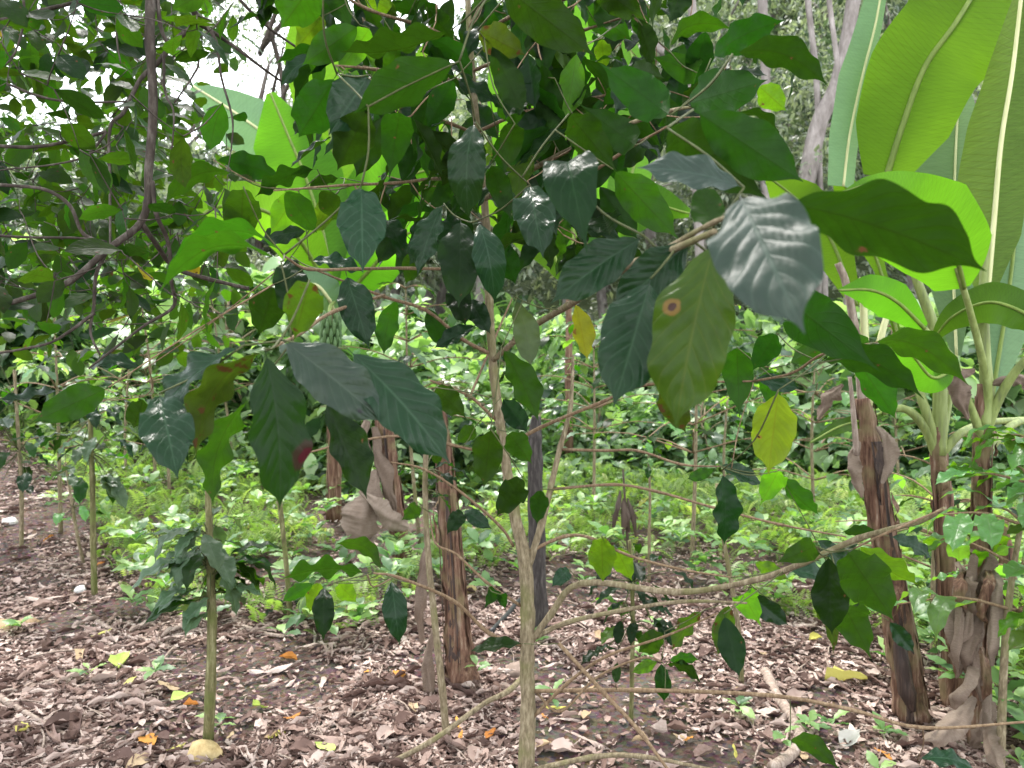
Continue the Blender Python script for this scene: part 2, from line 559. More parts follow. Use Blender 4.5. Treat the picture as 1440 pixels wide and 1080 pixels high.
M['bush'] = simple_leaf_mat('far_coffee_leaf', [(0, (.02, .048, .022)), (.3, (.062, .12, .046)), (.6, (.185, .28, .13)), (1, (.32, .42, .22))], tf=.42, rough=.34)
M['forest'] = simple_leaf_mat('forest_leaf', [(0, (.03, .05, .03)), (.35, (.075, .105, .06)), (.6, (.15, .18, .115)), (1, (.27, .29, .22))], trans_mul=(1.5, 1.7, .9), tf=.32)
M['forest_l'] = simple_leaf_mat('forest_leaf_light', [(0, (.06, .12, .02)), (.6, (.15, .24, .05)), (1, (.24, .32, .08))], tf=.45)
M['berry'] = bark_mat('coffee_berry', [(0, (.05, .04, .03)), (1, (.14, .13, .05))], (20, 20, 20), .5, .2)
M['banana_fruit'] = bark_mat('green_banana', [(0, (.04, .09, .03)), (1, (.10, .17, .06))], (20, 20, 20), .45, .1)
M['withered'] = dry_mat('withered_leaf', [(0, (.03, .022, .018)), (1, (.10, .07, .055))], .1)


def soil_mat():
    m, nt, N, L, out = new_mat('soil')
    tco = N.new('ShaderNodeTexCoord').outputs['Object']
    n1 = noise_node(N, L, tco, 1.6, 6, .6)
    n2 = noise_node(N, L, tco, 34, 6, .7)
    v = N.new('ShaderNodeTexVoronoi')
    v.inputs['Scale'].default_value = 48
    L.new(tco, v.inputs['Vector'])
    f = math_node(N, L, 'ADD', math_node(N, L, 'MULTIPLY', n1, .45), math_node(N, L, 'MULTIPLY', n2, .55))
    col = ramp(N, L, f, [(.3, (.035, .023, .018)), (.5, (.085, .057, .046)), (.7, (.17, .125, .105))])
    col = mix_col(N, L, .22, col, mix_col(N, L, 1.0, v.outputs['Color'], (.22, .16, .14), 'MULTIPLY'))
    sep = N.new('ShaderNodeSeparateXYZ')
    L.new(tco, sep.inputs[0])
    g = N.new('ShaderNodeMapRange')
    g.inputs['From Min'].default_value = 8
    g.inputs['From Max'].default_value = 16
    L.new(math_node(N, L, 'ADD', sep.outputs[1], math_node(N, L, 'MULTIPLY', n1, 3)), g.inputs['Value'])
    col = mix_col(N, L, g.outputs[0], col, ramp(N, L, n2, [(.3, (.03, .05, .018)), (.7, (.08, .10, .04))]))
    p = N.new('ShaderNodeBsdfPrincipled')
    L.new(col, p.inputs['Base Color'])
    p.inputs['Roughness'].default_value = .95
    p.inputs['Specular IOR Level'].default_value = .2
    bm = N.new('ShaderNodeBump')
    bm.inputs['Strength'].default_value = .9
    bm.inputs['Distance'].default_value = .03
    L.new(math_node(N, L, 'ADD', n2, math_node(N, L, 'MULTIPLY', v.outputs['Distance'], .4)), bm.inputs['Height'])
    L.new(bm.outputs[0], p.inputs['Normal'])
    L.new(p.outputs[0], out.inputs['Surface'])
    return m


# ---------------------------------------------------------------- terrain
def build_ground():
    ys = np.concatenate([np.arange(-8, 0, .8), np.arange(0, 8, .12), np.arange(8, 20, .4), np.arange(20, 130, 3.0)])
    xs = np.concatenate([np.arange(-130, -20, 4.0), np.arange(-20, -5, .6), np.arange(-5, 5, .12), np.arange(5, 20, .6), np.arange(20, 131, 4.0)])
    V = [(x, y, height(x, y)) for y in ys for x in xs]
    nx = len(xs)
    Fc = np.array([(j * nx + i, j * nx + i + 1, (j + 1) * nx + i + 1, (j + 1) * nx + i) for j in range(len(ys) - 1) for i in range(nx - 1)])
    o = obj('ground', mesh_np('ground', V, Fc, soil_mat()))
    set_props(o, 'brown forest floor rising to a wooded hillside', 'ground', kind='structure')


build_ground()

# ---------------------------------------------------------------- leaf templates
def leaf_template(kind='coffee', nt=22, nu=8, arch=.08, tipcurl=.0, wave=.02, quilt=.008, fold=.12, seed=0, ratio=.42, nv=9):
    """blade from (0,0,0) to (0,1,0), top face +Z"""
    rs = random.Random(seed)
    ph = [rs.uniform(0, 6.28) for _ in range(6)]
    V, UV = [], []
    for i in range(nt + 1):
        t = i / nt
        pet = .06
        if t < pet:
            w = .014
        else:
            s = (t - pet) / (1 - pet)
            if kind == 'coffee':
                w = (math.sin(math.pi * s ** .94) ** .82) if 0 < s < 1 else 0
                if s > .80: w *= 1 - .74 * sstep(.80, .97, s)
            elif kind == 'round':
                w = (math.sin(math.pi * s ** .95) ** .62) if 0 < s < 1 else 0
                if s > .88: w *= .75
            else:
                w = (math.sin(math.pi * s ** .8) ** .9) if 0 < s < 1 else 0
            w = max(w, .02 if s < .5 else .006)
        for j in range(nu + 1):
            u = j / nu * 2 - 1
            a = abs(u)
            side = 1 if u > 0 else 0
            edge = 1 + (.026 * math.sin(t * 31 + ph[side]) + .045 * math.sin(t * 14 + ph[2 + side])) * max(0, (a - .4) / .6)
            x = u * w * ratio / 2 * edge
            z = arch * 4 * t * (1 - t) + tipcurl * (t * t - t)
            z += fold * abs(x) * (1 - .4 * t)
            z += wave * a * a * math.sin(t * 21 + ph[side] + (1.5 if side else 0)) * min(1, w * 1.5)
            qp = (t - .26 * a) * nv * 2 * math.pi
            z += quilt * (1 - math.cos(qp)) * math.sin(math.pi * min(1, a)) * min(1, w * 1.3)
            V.append((x, t, z))
            UV.append((j / nu, t))
    Fc = np.array([(i * (nu + 1) + j, i * (nu + 1) + j + 1, (i + 1) * (nu + 1) + j + 1, (i + 1) * (nu + 1) + j) for i in range(nt) for j in range(nu)])
    return V, Fc, UV


COFFEE_T = [leaf_template(arch=a, tipcurl=c, wave=w, quilt=q, fold=f, seed=s, nt=34, nu=8, ratio=rt, nv=nv) for s, (a, c, w, q, f, rt, nv) in enumerate([
    (.10, .06, .034, .0095, .30, .40, 9), (.22, .00, .042, .011, .14, .38, 8), (.06, .18, .028, .009, .42, .42, 10),
    (.13, -.06, .052, .011, .10, .40, 9), (.28, .06, .034, .0095, .24, .37, 8), (.03, -.14, .046, .010, .36, .41, 10),
    (.16, .24, .058, .009, .20, .39, 9), (-.06, .12, .040, .011, .55, .40, 8), (.32, -.10, .032, .0095, .16, .38, 10)])]
HIRES_T = leaf_template(nt=64, nu=16, arch=.07, tipcurl=.04, wave=.030, quilt=.0085, fold=.20, seed=21)
ROUND_T = [leaf_template('round', 12, 4, a, 0, .015, .002, f, s, .52, 6) for s, (a, f) in enumerate([(.06, .2), (.1, .05), (-.03, .3)])]
SMALL_T = [leaf_template('coffee', 10, 4, a, 0, .03, .004, f, s + 40, .42, 5) for s, (a, f) in enumerate([(.08, .2), (.14, .1), (.05, .3)])]
_lm = {}


def leaf_mesh(tset, idx, kind):
    key = (tset, idx, kind)
    if key not in _lm:
        T = {'coffee': COFFEE_T, 'round': ROUND_T, 'small': SMALL_T, 'hires': [HIRES_T]}[tset][idx]
        _lm[key] = mesh_np('leaf_' + kind, T[0], T[1], M[kind], T[2])
    return _lm[key]


def leaf_obj(parent, B, T, nrm, tset='coffee', idx=0, kind='dark', wscale=1.0, name='leaf'):
    a = T - B
    Ln = a.length
    y = a / Ln
    z = nrm - y * nrm.dot(y)
    if z.length < 1e-4: z = Vector((0, 0, 1)) - y * y.z
    z.normalize()
    x = y.cross(z)
    o = bpy.data.objects.new(name, leaf_mesh(tset, idx, kind))
    C.objects.link(o)
    o.parent = parent
    Mx = Matrix((x * Ln * wscale, y * Ln, z * Ln)).transposed().to_4x4()
    Mx.translation = B
    put(o, Mx)
    return o


def photo_leaf(parent, bx, by, tx, ty, w, side, kind, d=None, tset='coffee', Lreal=.17, dmin=.62, dmax=2.3, ratio=.42):
    ln = math.hypot(tx - bx, ty - by)
    need = w / (ratio * 1.02)
    dz = 0
    if need > ln * 1.04:
        Lp = need
        dz = math.sqrt(min(Lp * Lp - ln * ln, (1.2 * ln) ** 2))
    else:
        Lp = ln
    if d is None:
        d = max(dmin, min(dmax, Lreal * RS.uniform(.88, 1.12) * F / Lp))
    sg = -1 if side == 'T' else 1
    B = at(bx, by, d)
    T = at(tx, ty, max(.5, d + sg * dz * d / F))
    a = (T - B).normalized()
    c = (CAM - (B + T) / 2)
    n0 = (c - a * c.dot(a)).normalized()
    ratio_w = min(1, w / (ratio * (Lp if need > ln else ln)))
    roll = math.acos(max(.26, ratio_w))
    if side == 'U': n0 = -n0
    best = None
    for s in (roll, -roll):
        n = Matrix.Rotation(s, 3, a) @ n0
        if best is None or n.z > best.z: best = n
    idx = 0 if tset == 'hires' else RS.randrange(len(COFFEE_T) if tset == 'coffee' else 3)
    return leaf_obj(parent, B, T, best, tset, idx, kind), B


# ---------------------------------------------------------------- the big coffee shrub in the middle
cg = ground(738, 1108)
DT = 2.42                                              # distance to its trunk
cg = Vector((at(738, 1100, DT).x, at(738, 1100, DT).y, 0))
cg.z = height(cg.x, cg.y)
coffee = thing('coffee_shrub', 'tall coffee shrub with big dark drooping leaves in the middle of the clearing', 'coffee shrub', cg)


def P3(pts): return [at(x, y, d) for x, y, d in pts]


trunk_px = [(742, 1000), (741, 930), (742, 860), (738, 790), (722, 715), (707, 620), (694, 520), (688, 420), (684, 320), (674, 210), (664, 100), (658, 0), (655, -110)]
tube('trunk', [cg - Vector((0, 0, .04))] + [at(x, y, DT) for x, y in trunk_px], [.9 * p * DT / F / 2 for p in (27, 23, 22, 22, 21, 17, 15, 14, 13, 12, 11, 10, 9, 6)], M['bark'], coffee, 12, .16, 7, 3, .10)
BR = [  # (pixels with distance, start width px, end width px)
    ([(742, 800, 2.42), (762, 740, 2.42), (776, 680, 2.43), (790, 630, 2.44), (800, 570, 2.46), (806, 500, 2.5)], 12, 6),
    ([(748, 900, 2.42), (772, 862, 2.38), (815, 822, 2.3), (950, 828, 2.15), (1060, 812, 1.95), (1130, 790, 1.8), (1210, 758, 1.68), (1290, 735, 1.56), (1328, 715, 1.5)], 11, 9),
    ([(750, 897, 2.42), (800, 880, 2.38), (870, 858, 2.28), (960, 842, 2.15), (1050, 848, 2.0)], 9, 5),
    ([(748, 1010, 2.42), (800, 960, 2.35), (850, 920, 2.25), (940, 895, 2.15), (1010, 862, 2.05)], 7, 4),
    ([(748, 972, 2.42), (900, 970, 2.3), (1080, 974, 2.15), (1200, 1002, 2.05), (1300, 1019, 2.0), (1460, 1014, 1.9)], 8, 6),
    ([(745, 1084, 2.40), (830, 1064, 2.3), (900, 1064, 2.2), (1000, 1082, 2.1)], 9, 7),
    ([(786, 905, 2.3), (850, 975, 2.2), (900, 1030, 2.12), (945, 1090, 2.05)], 8, 8),
    ([(755, 975, 2.42), (790, 1000, 2.35), (840, 955, 2.3), (905, 925, 2.25), (930, 930, 2.2)], 5, 4),
    ([(790, 632, 2.44), (850, 632, 2.35), (900, 634, 2.25), (960, 652, 2.1), (1012, 656, 2.0)], 6, 4),
    ([(776, 688, 2.43), (860, 682, 2.3), (920, 688, 2.2), (1000, 712, 2.0), (1100, 742, 1.85), (1190, 755, 1.7)], 6, 4),
    ([(745, 775, 2.42), (790, 756, 2.4), (830, 752, 2.35), (880, 782, 2.3), (960, 802, 2.2), (1028, 812, 2.1)], 7, 4),
    ([(734, 908, 2.42), (690, 888, 2.36), (640, 848, 2.28), (560, 815, 2.1), (525, 806, 2.05)], 8, 5),
    ([(732, 852, 2.42), (690, 820, 2.4), (645, 778, 2.4), (612, 762, 2.4), (604, 720, 2.4)], 6, 3),
    ([(722, 768, 2.42), (700, 742, 2.38), (650, 690, 2.3), (600, 662, 2.2), (550, 650, 2.1)], 6, 4),
    ([(702, 642, 2.42), (640, 626, 2.3), (560, 617, 2.15), (480, 628, 2.0), (415, 642, 1.9)], 6, 4),
    ([(697, 590, 2.42), (660, 560, 2.38), (625, 545, 2.34), (605, 535, 2.3)], 7, 5),
    ([(706, 632, 2.42), (760, 602, 2.36), (840, 568, 2.2), (910, 542, 2.05), (1060, 536, 1.8)], 8, 5),
    ([(692, 508, 2.42), (740, 468, 2.2), (800, 430, 1.7), (880, 380, 1.2), (940, 348, .95), (1005, 325, .80)], 9, 14),
    ([(690, 498, 2.42), (650, 478, 2.36), (600, 440, 2.25), (540, 415, 2.1), (440, 378, 1.85)], 8, 5),
    ([(686, 380, 2.42), (580, 381, 2.1), (500, 382, 1.8), (435, 375, 1.6), (400, 360, 1.5)], 6, 6),
    ([(682, 280, 2.42), (750, 238, 2.1), (850, 186, 1.7), (940, 162, 1.45), (976, 150, 1.35)], 9, 6),
    ([(686, 350, 2.42), (760, 292, 2.1), (810, 258, 1.85), (880, 215, 1.6), (938, 178, 1.45)], 8, 6),
    ([(672, 185, 2.42), (740, 160, 2.2), (830, 136, 2.0), (900, 122, 1.85)], 7, 5),
    ([(672, 190, 2.42), (640, 175, 2.3), (590, 155, 2.1), (560, 150, 1.9)], 7, 5),
    ([(680, 262, 2.42), (620, 255, 2.2), (560, 254, 1.95), (480, 262, 1.75), (385, 268, 1.6)], 7, 4),
    ([(660, 70, 2.42), (600, 40, 2.1), (520, 10, 1.8), (450, -30, 1.6)], 8, 5),
    ([(664, 115, 2.42), (600, 105, 2.15), (530, 100, 1.9), (472, 92, 1.7)], 8, 5),
    ([(662, 60, 2.42), (720, 20, 2.1), (800, -10, 1.8), (900, -40, 1.6)], 8, 5),
    ([(664, 100, 2.42), (740, 70, 2.2), (820, 40, 2.0), (890, 20, 1.85)], 7, 5),
    ([(660, 40, 2.42), (690, -20, 2.2), (740, -70, 2.0)], 7, 5),
    ([(540, 415, 2.1), (470, 440, 1.6), (420, 470, 1.2), (385, 488, .95)], 6, 8),
    ([(940, 348, .95), (1000, 320, .82), (1060, 290, .76), (1098, 284, .74)], 9, 7),
    ([(1060, 536, 1.8), (1110, 520, 1.65), (1160, 500, 1.5), (1240, 480, 1.35)], 5, 5),
    ([(660, 560, 2.38), (700, 470, 2.5), (720, 420, 2.6)], 5, 4),
    ([(1328, 715, 1.5), (1250, 752, 1.55), (1200, 772, 1.6)], 4, 5),
]
br_pts = []
for pts, w0, w1 in BR:
    P = P3(pts)
    for i in range(1, len(P) - 1):
        P[i] += Vector((RS.uniform(-1, 1), RS.uniform(-1, 1), RS.uniform(-1, 1))) * .008
    n = len(P)
    R = [(.86 if w0 >= 9 else .74) * (w0 + (w1 - w0) * i / (n - 1)) * pts[i][2] / F / 2 for i in range(n)]
    R[-1] *= .7
    tube('branch', P, R, M['twig'] if w0 < 9 else M['bark'], coffee, 8, .1, 5, RS.random() * 9, .18)
    br_pts += smooth_path(P, 10)
for (x, y) in [(612, 536), (622, 548), (640, 552), (655, 560), (668, 566), (676, 575), (662, 555), (786, 440), (776, 452), (765, 460), (757, 470), (905, 345), (870, 386)]:
    p = min(br_pts, key=lambda q: (q - at(x, y, 2.36)).length if x < 800 else (q - at(x, y, 1.2)).length)
    for k in range(3):
        V, Fc, UV = tube_arrays(smooth_path([p, p + Vector((RS.uniform(-1, 1), RS.uniform(-1, 1), RS.uniform(-.2, 1))).normalized() * .014], 3), [.004, .0062, .0058, .003], 6)
        obj('berry', mesh_np('berry', V, Fc, M['berry']), coffee)

LV = [  # base x,y  tip x,y  width px  side  kind  [distance]
    (470, 83, 394, 124, 32, 'T', 'gray'), (474, 104, 420, 193, 74, 'U', 'dark'), (520, 105, 462, 190, 58, 'T', 'gray'), (518, 150, 474, 240, 64, 'U', 'dark'),
    (562, 158, 547, 252, 62, 'U', 'dark'), (592, 150, 548, 194, 42, 'T', 'gray'), (646, 86, 496, 160, 62, 'U', 'dark'), (635, 42, 478, 72, 32, 'U', 'dark'),
    (480, -12, 470, 57, 20, 'T', 'gray'), (455, -45, 395, 40, 72, 'U', 'mid'), (455, 22, 414, 72, 42, 'U', 'lime'), (506, 35, 424, 92, 46, 'U', 'mid'),
    (510, -12, 562, 24, 38, 'U', 'lime'), (560, 22, 480, 42, 34, 'U', 'dark'), (575, 58, 520, 112, 38, 'U', 'dark'), (580, 65, 552, 102, 34, 'U', 'lime'),
    (638, 48, 590, 74, 32, 'T', 'dark'), (700, -25, 838, 80, 84, 'U', 'dark', 1.15), (672, 42, 740, 78, 52, 'U', 'olive'), (688, 58, 736, 158, 48, 'U', 'dark'),
    (688, 128, 750, 208, 36, 'U', 'mid'), (760, 82, 790, 148, 38, 'U', 'dark'), (812, 70, 796, 168, 44, 'U', 'lime'), (748, 173, 786, 214, 38, 'T', 'gray'),
    (668, 170, 660, 312, 58, 'T', 'gray'), (802, 213, 742, 234, 30, 'T', 'gray'), (446, 238, 358, 278, 26, 'U', 'dark'), (478, 250, 432, 266, 16, 'U', 'dark'),
    (342, 262, 338, 348, 60, 'U', 'mid'), (400, 266, 446, 328, 46, 'U', 'mid'), (450, 266, 482, 312, 42, 'U', 'mid'), (508, 261, 510, 384, 62, 'T', 'gray'),
    (552, 264, 560, 338, 30, 'T', 'dark'), (624, 286, 587, 388, 38, 'T', 'gray'), (648, 308, 645, 434, 60, 'T', 'dark'), (672, 310, 696, 428, 50, 'T', 'gray'),
    (745, 260, 764, 364, 58, 'T', 'gray'), (803, 248, 826, 357, 78, 'T', 'dark'), (724, 174, 708, 248, 46, 'U', 'dark'), (824, 8, 890, 58, 46, 'U', 'mid'),
    (886, 20, 920, 60, 26, 'U', 'mid'), (846, 54, 850, 100, 38, 'U', 'lime'), (942, 162, 842, 88, 64, 'U', 'dark'), (980, 102, 914, 78, 46, 'U', 'mid'),
    (940, 70, 1032, 42, 30, 'U', 'mid'), (1000, 82, 1105, 28, 44, 'U', 'dark'), (966, 146, 1080, 112, 62, 'U', 'dark'), (1030, 76, 1165, 122, 50, 'U', 'dark'),
    (975, 154, 1130, 256, 78, 'U', 'dark'), (938, 180, 1084, 284, 88, 'U', 'dark'), (893, 204, 813, 145, 52, 'U', 'dark'), (800, 160, 868, 242, 62, 'U', 'dark'),
    (862, 238, 955, 337, 64, 'U', 'mid'), (840, 258, 897, 337, 42, 'U', 'dark'), (1046, 264, 895, 236, 44, 'T', 'silver', .85), (1002, 320, 984, 256, 62, 'U', 'mid', .86),
    (1040, 274, 1132, 470, 132, 'T', 'silver', .66), (1096, 284, 1388, 382, 104, 'U', 'dark', .74), (1066, 120, 1106, 156, 34, 'U', 'lime'), (906, 332, 774, 427, 64, 'T', 'gray', .95),
    (973, 338, 860, 442, 64, 'T', 'gray', .92), (915, 392, 862, 575, 92, 'T', 'gray', .90), (1008, 332, 950, 605, 112, 'T', 'spot_green', .80), (935, 540, 965, 610, 46, 'U', 'olive', 1.2),
    (808, 424, 826, 507, 30, 'U', 'yellow'), (1036, 488, 1040, 588, 50, 'U', 'mid'), (1092, 468, 1058, 522, 52, 'U', 'dark'), (1062, 530, 1126, 546, 26, 'T', 'gray'),
    (1095, 548, 1080, 668, 62, 'U', 'spot_yellow', 1.45), (1128, 438, 1238, 522, 78, 'U', 'dark'), (1226, 482, 1362, 542, 52, 'U', 'mid'), (1110, 512, 1186, 488, 32, 'U', 'mid'),
    (1150, 510, 1300, 562, 52, 'U', 'dark'), (400, 358, 238, 370, 30, 'U', 'mid'), (395, 368, 223, 412, 34, 'U', 'mid'), (434, 325, 364, 341, 28, 'T', 'gray'),
    (385, 400, 364, 472, 50, 'U', 'dark'), (410, 360, 405, 452, 46, 'T', 'dark'), (436, 393, 414, 477, 72, 'U', 'olive'), (342, 486, 214, 602, 38, 'T', 'gray', 1.05),
    (224, 553, 250, 674, 68, 'T', 'gray'), (372, 494, 276, 645, 50, 'U', 'olive', 1.0), (352, 560, 300, 712, 40, 'U', 'mid', 1.15), (202, 558, 188, 602, 32, 'U', 'mid'),
    (372, 490, 393, 718, 80, 'T', 'blotch', .85), (152, 545, 44, 594, 52, 'U', 'mid'), (202, 520, 122, 521, 22, 'T', 'gray'), (82, 548, -5, 561, 16, 'T', 'gray'),
    (394, 477, 542, 597, 76, 'T', 'hole', .92), (488, 490, 633, 652, 82, 'T', 'gray', .95), (456, 560, 516, 702, 52, 'T', 'dark', 1.1), (487, 386, 520, 492, 50, 'T', 'gray'),
    (560, 418, 540, 500, 34, 'U', 'mid'), (435, 367, 512, 383, 22, 'T', 'gray'), (612, 545, 656, 588, 42, 'U', 'mid'), (705, 488, 757, 592, 42, 'U', 'mid'),
    (724, 418, 746, 518, 42, 'U', 'pale'), (670, 457, 610, 490, 22, 'T', 'gray'), (705, 558, 742, 608, 34, 'T', 'dark'),
    (517, 808, 393, 816, 24, 'U', 'mid'), (537, 806, 468, 766, 24, 'U', 'mid'), (442, 820, 396, 847, 20, 'U', 'mid'), (450, 818, 435, 862, 24, 'U', 'lime'),
    (455, 824, 455, 902, 38, 'T', 'dark'), (550, 814, 562, 908, 43, 'T', 'gray'), (475, 820, 502, 848, 28, 'U', 'lime'), (590, 712, 564, 732, 26, 'U', 'mid'),
    (650, 718, 628, 752, 28, 'T', 'dark'), (652, 717, 692, 744, 24, 'T', 'gray'), (690, 603, 680, 688, 46, 'U', 'mid'), (715, 608, 748, 652, 40, 'U', 'mid'),
    (668, 600, 642, 624, 28, 'U', 'mid'), (735, 672, 698, 727, 42, 'U', 'dark'), (760, 688, 755, 738, 27, 'U', 'dark'), (695, 833, 680, 857, 26, 'U', 'dark'),
    (705, 836, 711, 858, 20, 'U', 'dark'), (737, 905, 660, 916, 18, 'T', 'mid'), (846, 754, 848, 820, 37, 'U', 'lime'), (866, 770, 889, 817, 28, 'U', 'lime'),
    (1015, 662, 1018, 768, 37, 'T', 'dark'), (1010, 654, 1073, 682, 22, 'T', 'gray'), (1095, 662, 1068, 712, 42, 'U', 'lime'), (1096, 667, 1152, 724, 27, 'U', 'mid'),
    (1006, 660, 966, 674, 18, 'U', 'mid'), (1147, 768, 1090, 792, 54, 'U', 'mid'), (1165, 778, 1170, 893, 50, 'T', 'dark'), (1146, 757, 1198, 808, 26, 'T', 'gray'),
    (1018, 863, 1040, 953, 43, 'T', 'dark'), (1026, 848, 1009, 922, 32, 'U', 'olive'), (1050, 834, 1110, 880, 32, 'T', 'gray'), (1046, 838, 1071, 882, 42, 'U', 'lime'),
    (990, 858, 944, 917, 24, 'U', 'olive'), (935, 888, 898, 917, 32, 'U', 'mid'), (930, 930, 934, 988, 24, 'U', 'dark'), (925, 930, 888, 946, 18, 'U', 'lime'),
    (940, 930, 984, 928, 16, 'U', 'mid'), (935, 935, 986, 962, 16, 'U', 'dark'), (1205, 764, 1292, 822, 30, 'U', 'lime'), (1190, 773, 1257, 873, 60, 'U', 'mid'),
    (1236, 750, 1184, 748, 16, 'U', 'dark'), (1250, 754, 1312, 786, 20, 'T', 'gray'), (1190, 856, 1226, 928, 46, 'U', 'mid'), (1250, 873, 1286, 918, 24, 'T', 'gray'),
    (1190, 833, 1226, 856, 32, 'U', 'lime'), (1110, 1040, 1182, 1084, 32, 'U', 'mid'), (1290, 1068, 1372, 1084, 24, 'T', 'gray'), (1125, 858, 1171, 922, 18, 'U', 'olive'),
    (866, 962, 868, 930, 16, 'U', 'dark'), (1100, 800, 1190, 830, 26, 'T', 'gray'), (1060, 790, 1110, 815, 24, 'U', 'lime'), (800, 800, 775, 826, 30, 'T', 'gray'),
    # leaves of the dense top that show only in part
    (600, 10, 640, 60, 40, 'U', 'dark'), (600, -30, 560, 30, 44, 'U', 'dark'), (640, 110, 600, 180, 44, 'U', 'dark'), (650, 200, 622, 262, 40, 'U', 'dark'),
    (700, 190, 728, 268, 44, 'U', 'dark'), (770, 180, 800, 250, 44, 'U', 'dark'), (720, 100, 770, 160, 44, 'U', 'dark'), (690, 230, 720, 310, 44, 'U', 'dark'),
    (600, 200, 618, 268, 36, 'U', 'mid'), (640, 250, 600, 300, 34, 'U', 'mid'), (700, -40, 660, 20, 44, 'U', 'mid'), (760, -50, 780, 20, 50, 'U', 'dark'),
    (860, 40, 850, -40, 40, 'U', 'mid'), (840, -20, 910, 30, 50, 'U', 'mid'), (780, 110, 740, 150, 40, 'U', 'mid'), (850, 110, 880, 150, 34, 'U', 'lime'),
    (560, 60, 545, 130, 40, 'U', 'mid'), (520, 40, 470, 110, 46, 'U', 'lime'), (540, 160, 500, 250, 44, 'U', 'dark'), (590, 190, 565, 262, 40, 'U', 'dark'),
    (640, 300, 620, 370, 36, 'T', 'dark'), (700, 330, 725, 400, 40, 'U', 'dark'), (720, 300, 750, 345, 32, 'U', 'mid'), (560, 320, 530, 372, 34, 'T', 'dark'),
    (590, 350, 570, 400, 34, 'U', 'mid'), (640, 400, 655, 460, 36, 'T', 'dark'), (600, 430, 625, 490, 30, 'U', 'dark'), (660, 420, 690, 470, 30, 'T', 'gray'),
    (760, 240, 800, 300, 42, 'U', 'dark'), (850, 200, 880, 262, 40, 'U', 'dark'), (900, 160, 880, 230, 44, 'U', 'dark'), (880, 100, 935, 110, 36, 'U', 'mid'),
    (300, 225, 395, 250, 36, 'U', 'dark'), (420, 268, 380, 330, 40, 'U', 'lime'), (470, 275, 440, 330, 34, 'U', 'lime'), (330, 245, 230, 290, 34, 'U', 'mid'),
    (400, 372, 440, 440, 36, 'T', 'dark'), (1080, 520, 1090, 580, 34, 'U', 'mid'), (1180, 470, 1230, 520, 40, 'U', 'mid'), (1200, 500, 1260, 590, 40, 'U', 'mid'),
]
hires_kinds = {'spot_green', 'blotch', 'hole', 'spot_yellow'}
PART_LABELS = {'spot_green': 'yellow-green hanging leaf with a brown and orange scar', 'blotch': 'long dark leaf with a reddish brown blotch on its edge',
               'hole': 'grey-green leaf with pale veins and a small black hole', 'spot_yellow': 'yellow leaf with a dark brown spot', 'yellow': 'yellowing leaf'}
pend = []
for row in LV:
    bx, by, tx, ty, w, side, kind = row[:7]
    d = row[7] if len(row) > 7 else None
    big = kind in hires_kinds or (d is not None and d < 1.0)
    o, B = photo_leaf(coffee, bx, by, tx, ty, w, side, kind, d, 'hires' if big else 'coffee')
    if kind in PART_LABELS: o['label'] = PART_LABELS[kind]
    pend.append(B)
# leaves inside the dense top, behind the ones that show whole: the largest as parts, the rest as one mass
inner, inner_pend = [], []
for k in range(600):
    px, py = RS.gauss(715, 200), RS.uniform(-150, 345)
    if not 400 < px < 1060 or (py > 200 and abs(px - 690) > 165): continue
    d = RS.uniform(1.7, 3.0)
    if abs(px - (655 + py * .09)) < 34 and d < 2.5: continue
    B = at(px, py, d)
    a = Vector((RS.gauss(0, .55), RS.gauss(0, .55), RS.uniform(-1.5, -.2))).normalized()
    nn = Vector((RS.gauss(0, .5), RS.gauss(-.2, .5), .9))
    L_ = RS.uniform(.13, .19)
    if len(inner_pend) < 100:
        leaf_obj(coffee, B, B + a * L_, nn, 'coffee', RS.randrange(9), RS.choice(['dark', 'dark', 'dark', 'dark', 'mid', 'lime']))
        inner_pend.append(B)
    else:
        inner.append((B, a, nn, L_))


def grow_twigs(pend, pts, make):
    """join every leaf base to the nearest wood, nearest leaves first, so that twigs fork"""
    W = np.array([tuple(p) for p in pts])
    Pn = np.array([tuple(p) for p in pend])
    dist = np.array([((W - p) ** 2).sum(1).min() for p in Pn])
    src = np.array([((W - p) ** 2).sum(1).argmin() for p in Pn])
    todo = set(range(len(Pn)))
    while todo:
        i = min(todo, key=lambda q: dist[q])
        todo.discard(i)
        q, B = Vector(W[src[i]]), Vector(Pn[i])
        L_ = (q - B).length
        new = [q]
        if L_ > .008:
            mid = q.lerp(B, .5) + Vector((RS.uniform(-.06, .06), RS.uniform(-.06, .06), RS.uniform(-.10, .02))) * L_
            make(q, mid, B, L_)
            new = smooth_path([q, mid, B], max(2, int(L_ / .03)))
        NW = np.array([tuple(p) for p in new])
        o = len(W)
        W = np.vstack([W, NW])
        for j in todo:
            dd = ((NW - Pn[j]) ** 2).sum(1)
            m = dd.argmin()
            if dd[m] < dist[j]:
                dist[j] = dd[m]
                src[j] = o + m


grow_twigs(pend, br_pts, lambda q, m, B, L_: tube('twig', [q, m, B], [.0015 + .0016 * min(1, L_), .0014 + .0008 * min(1, L_), .0013], M['twig'] if L_ > .25 else M['twig_green'], coffee, 5, 0, 4))
ctw = Merge()
grow_twigs(inner_pend + [q[0] for q in inner[::2]], br_pts, lambda q, m, B, L_: ctw.tube([q, m, B], [.0018 + .0015 * min(1, L_), .0018, .0012], 4, 3))
o = ctw.build('twigs', M['twig'], coffee)
o['kind'] = 'stuff'


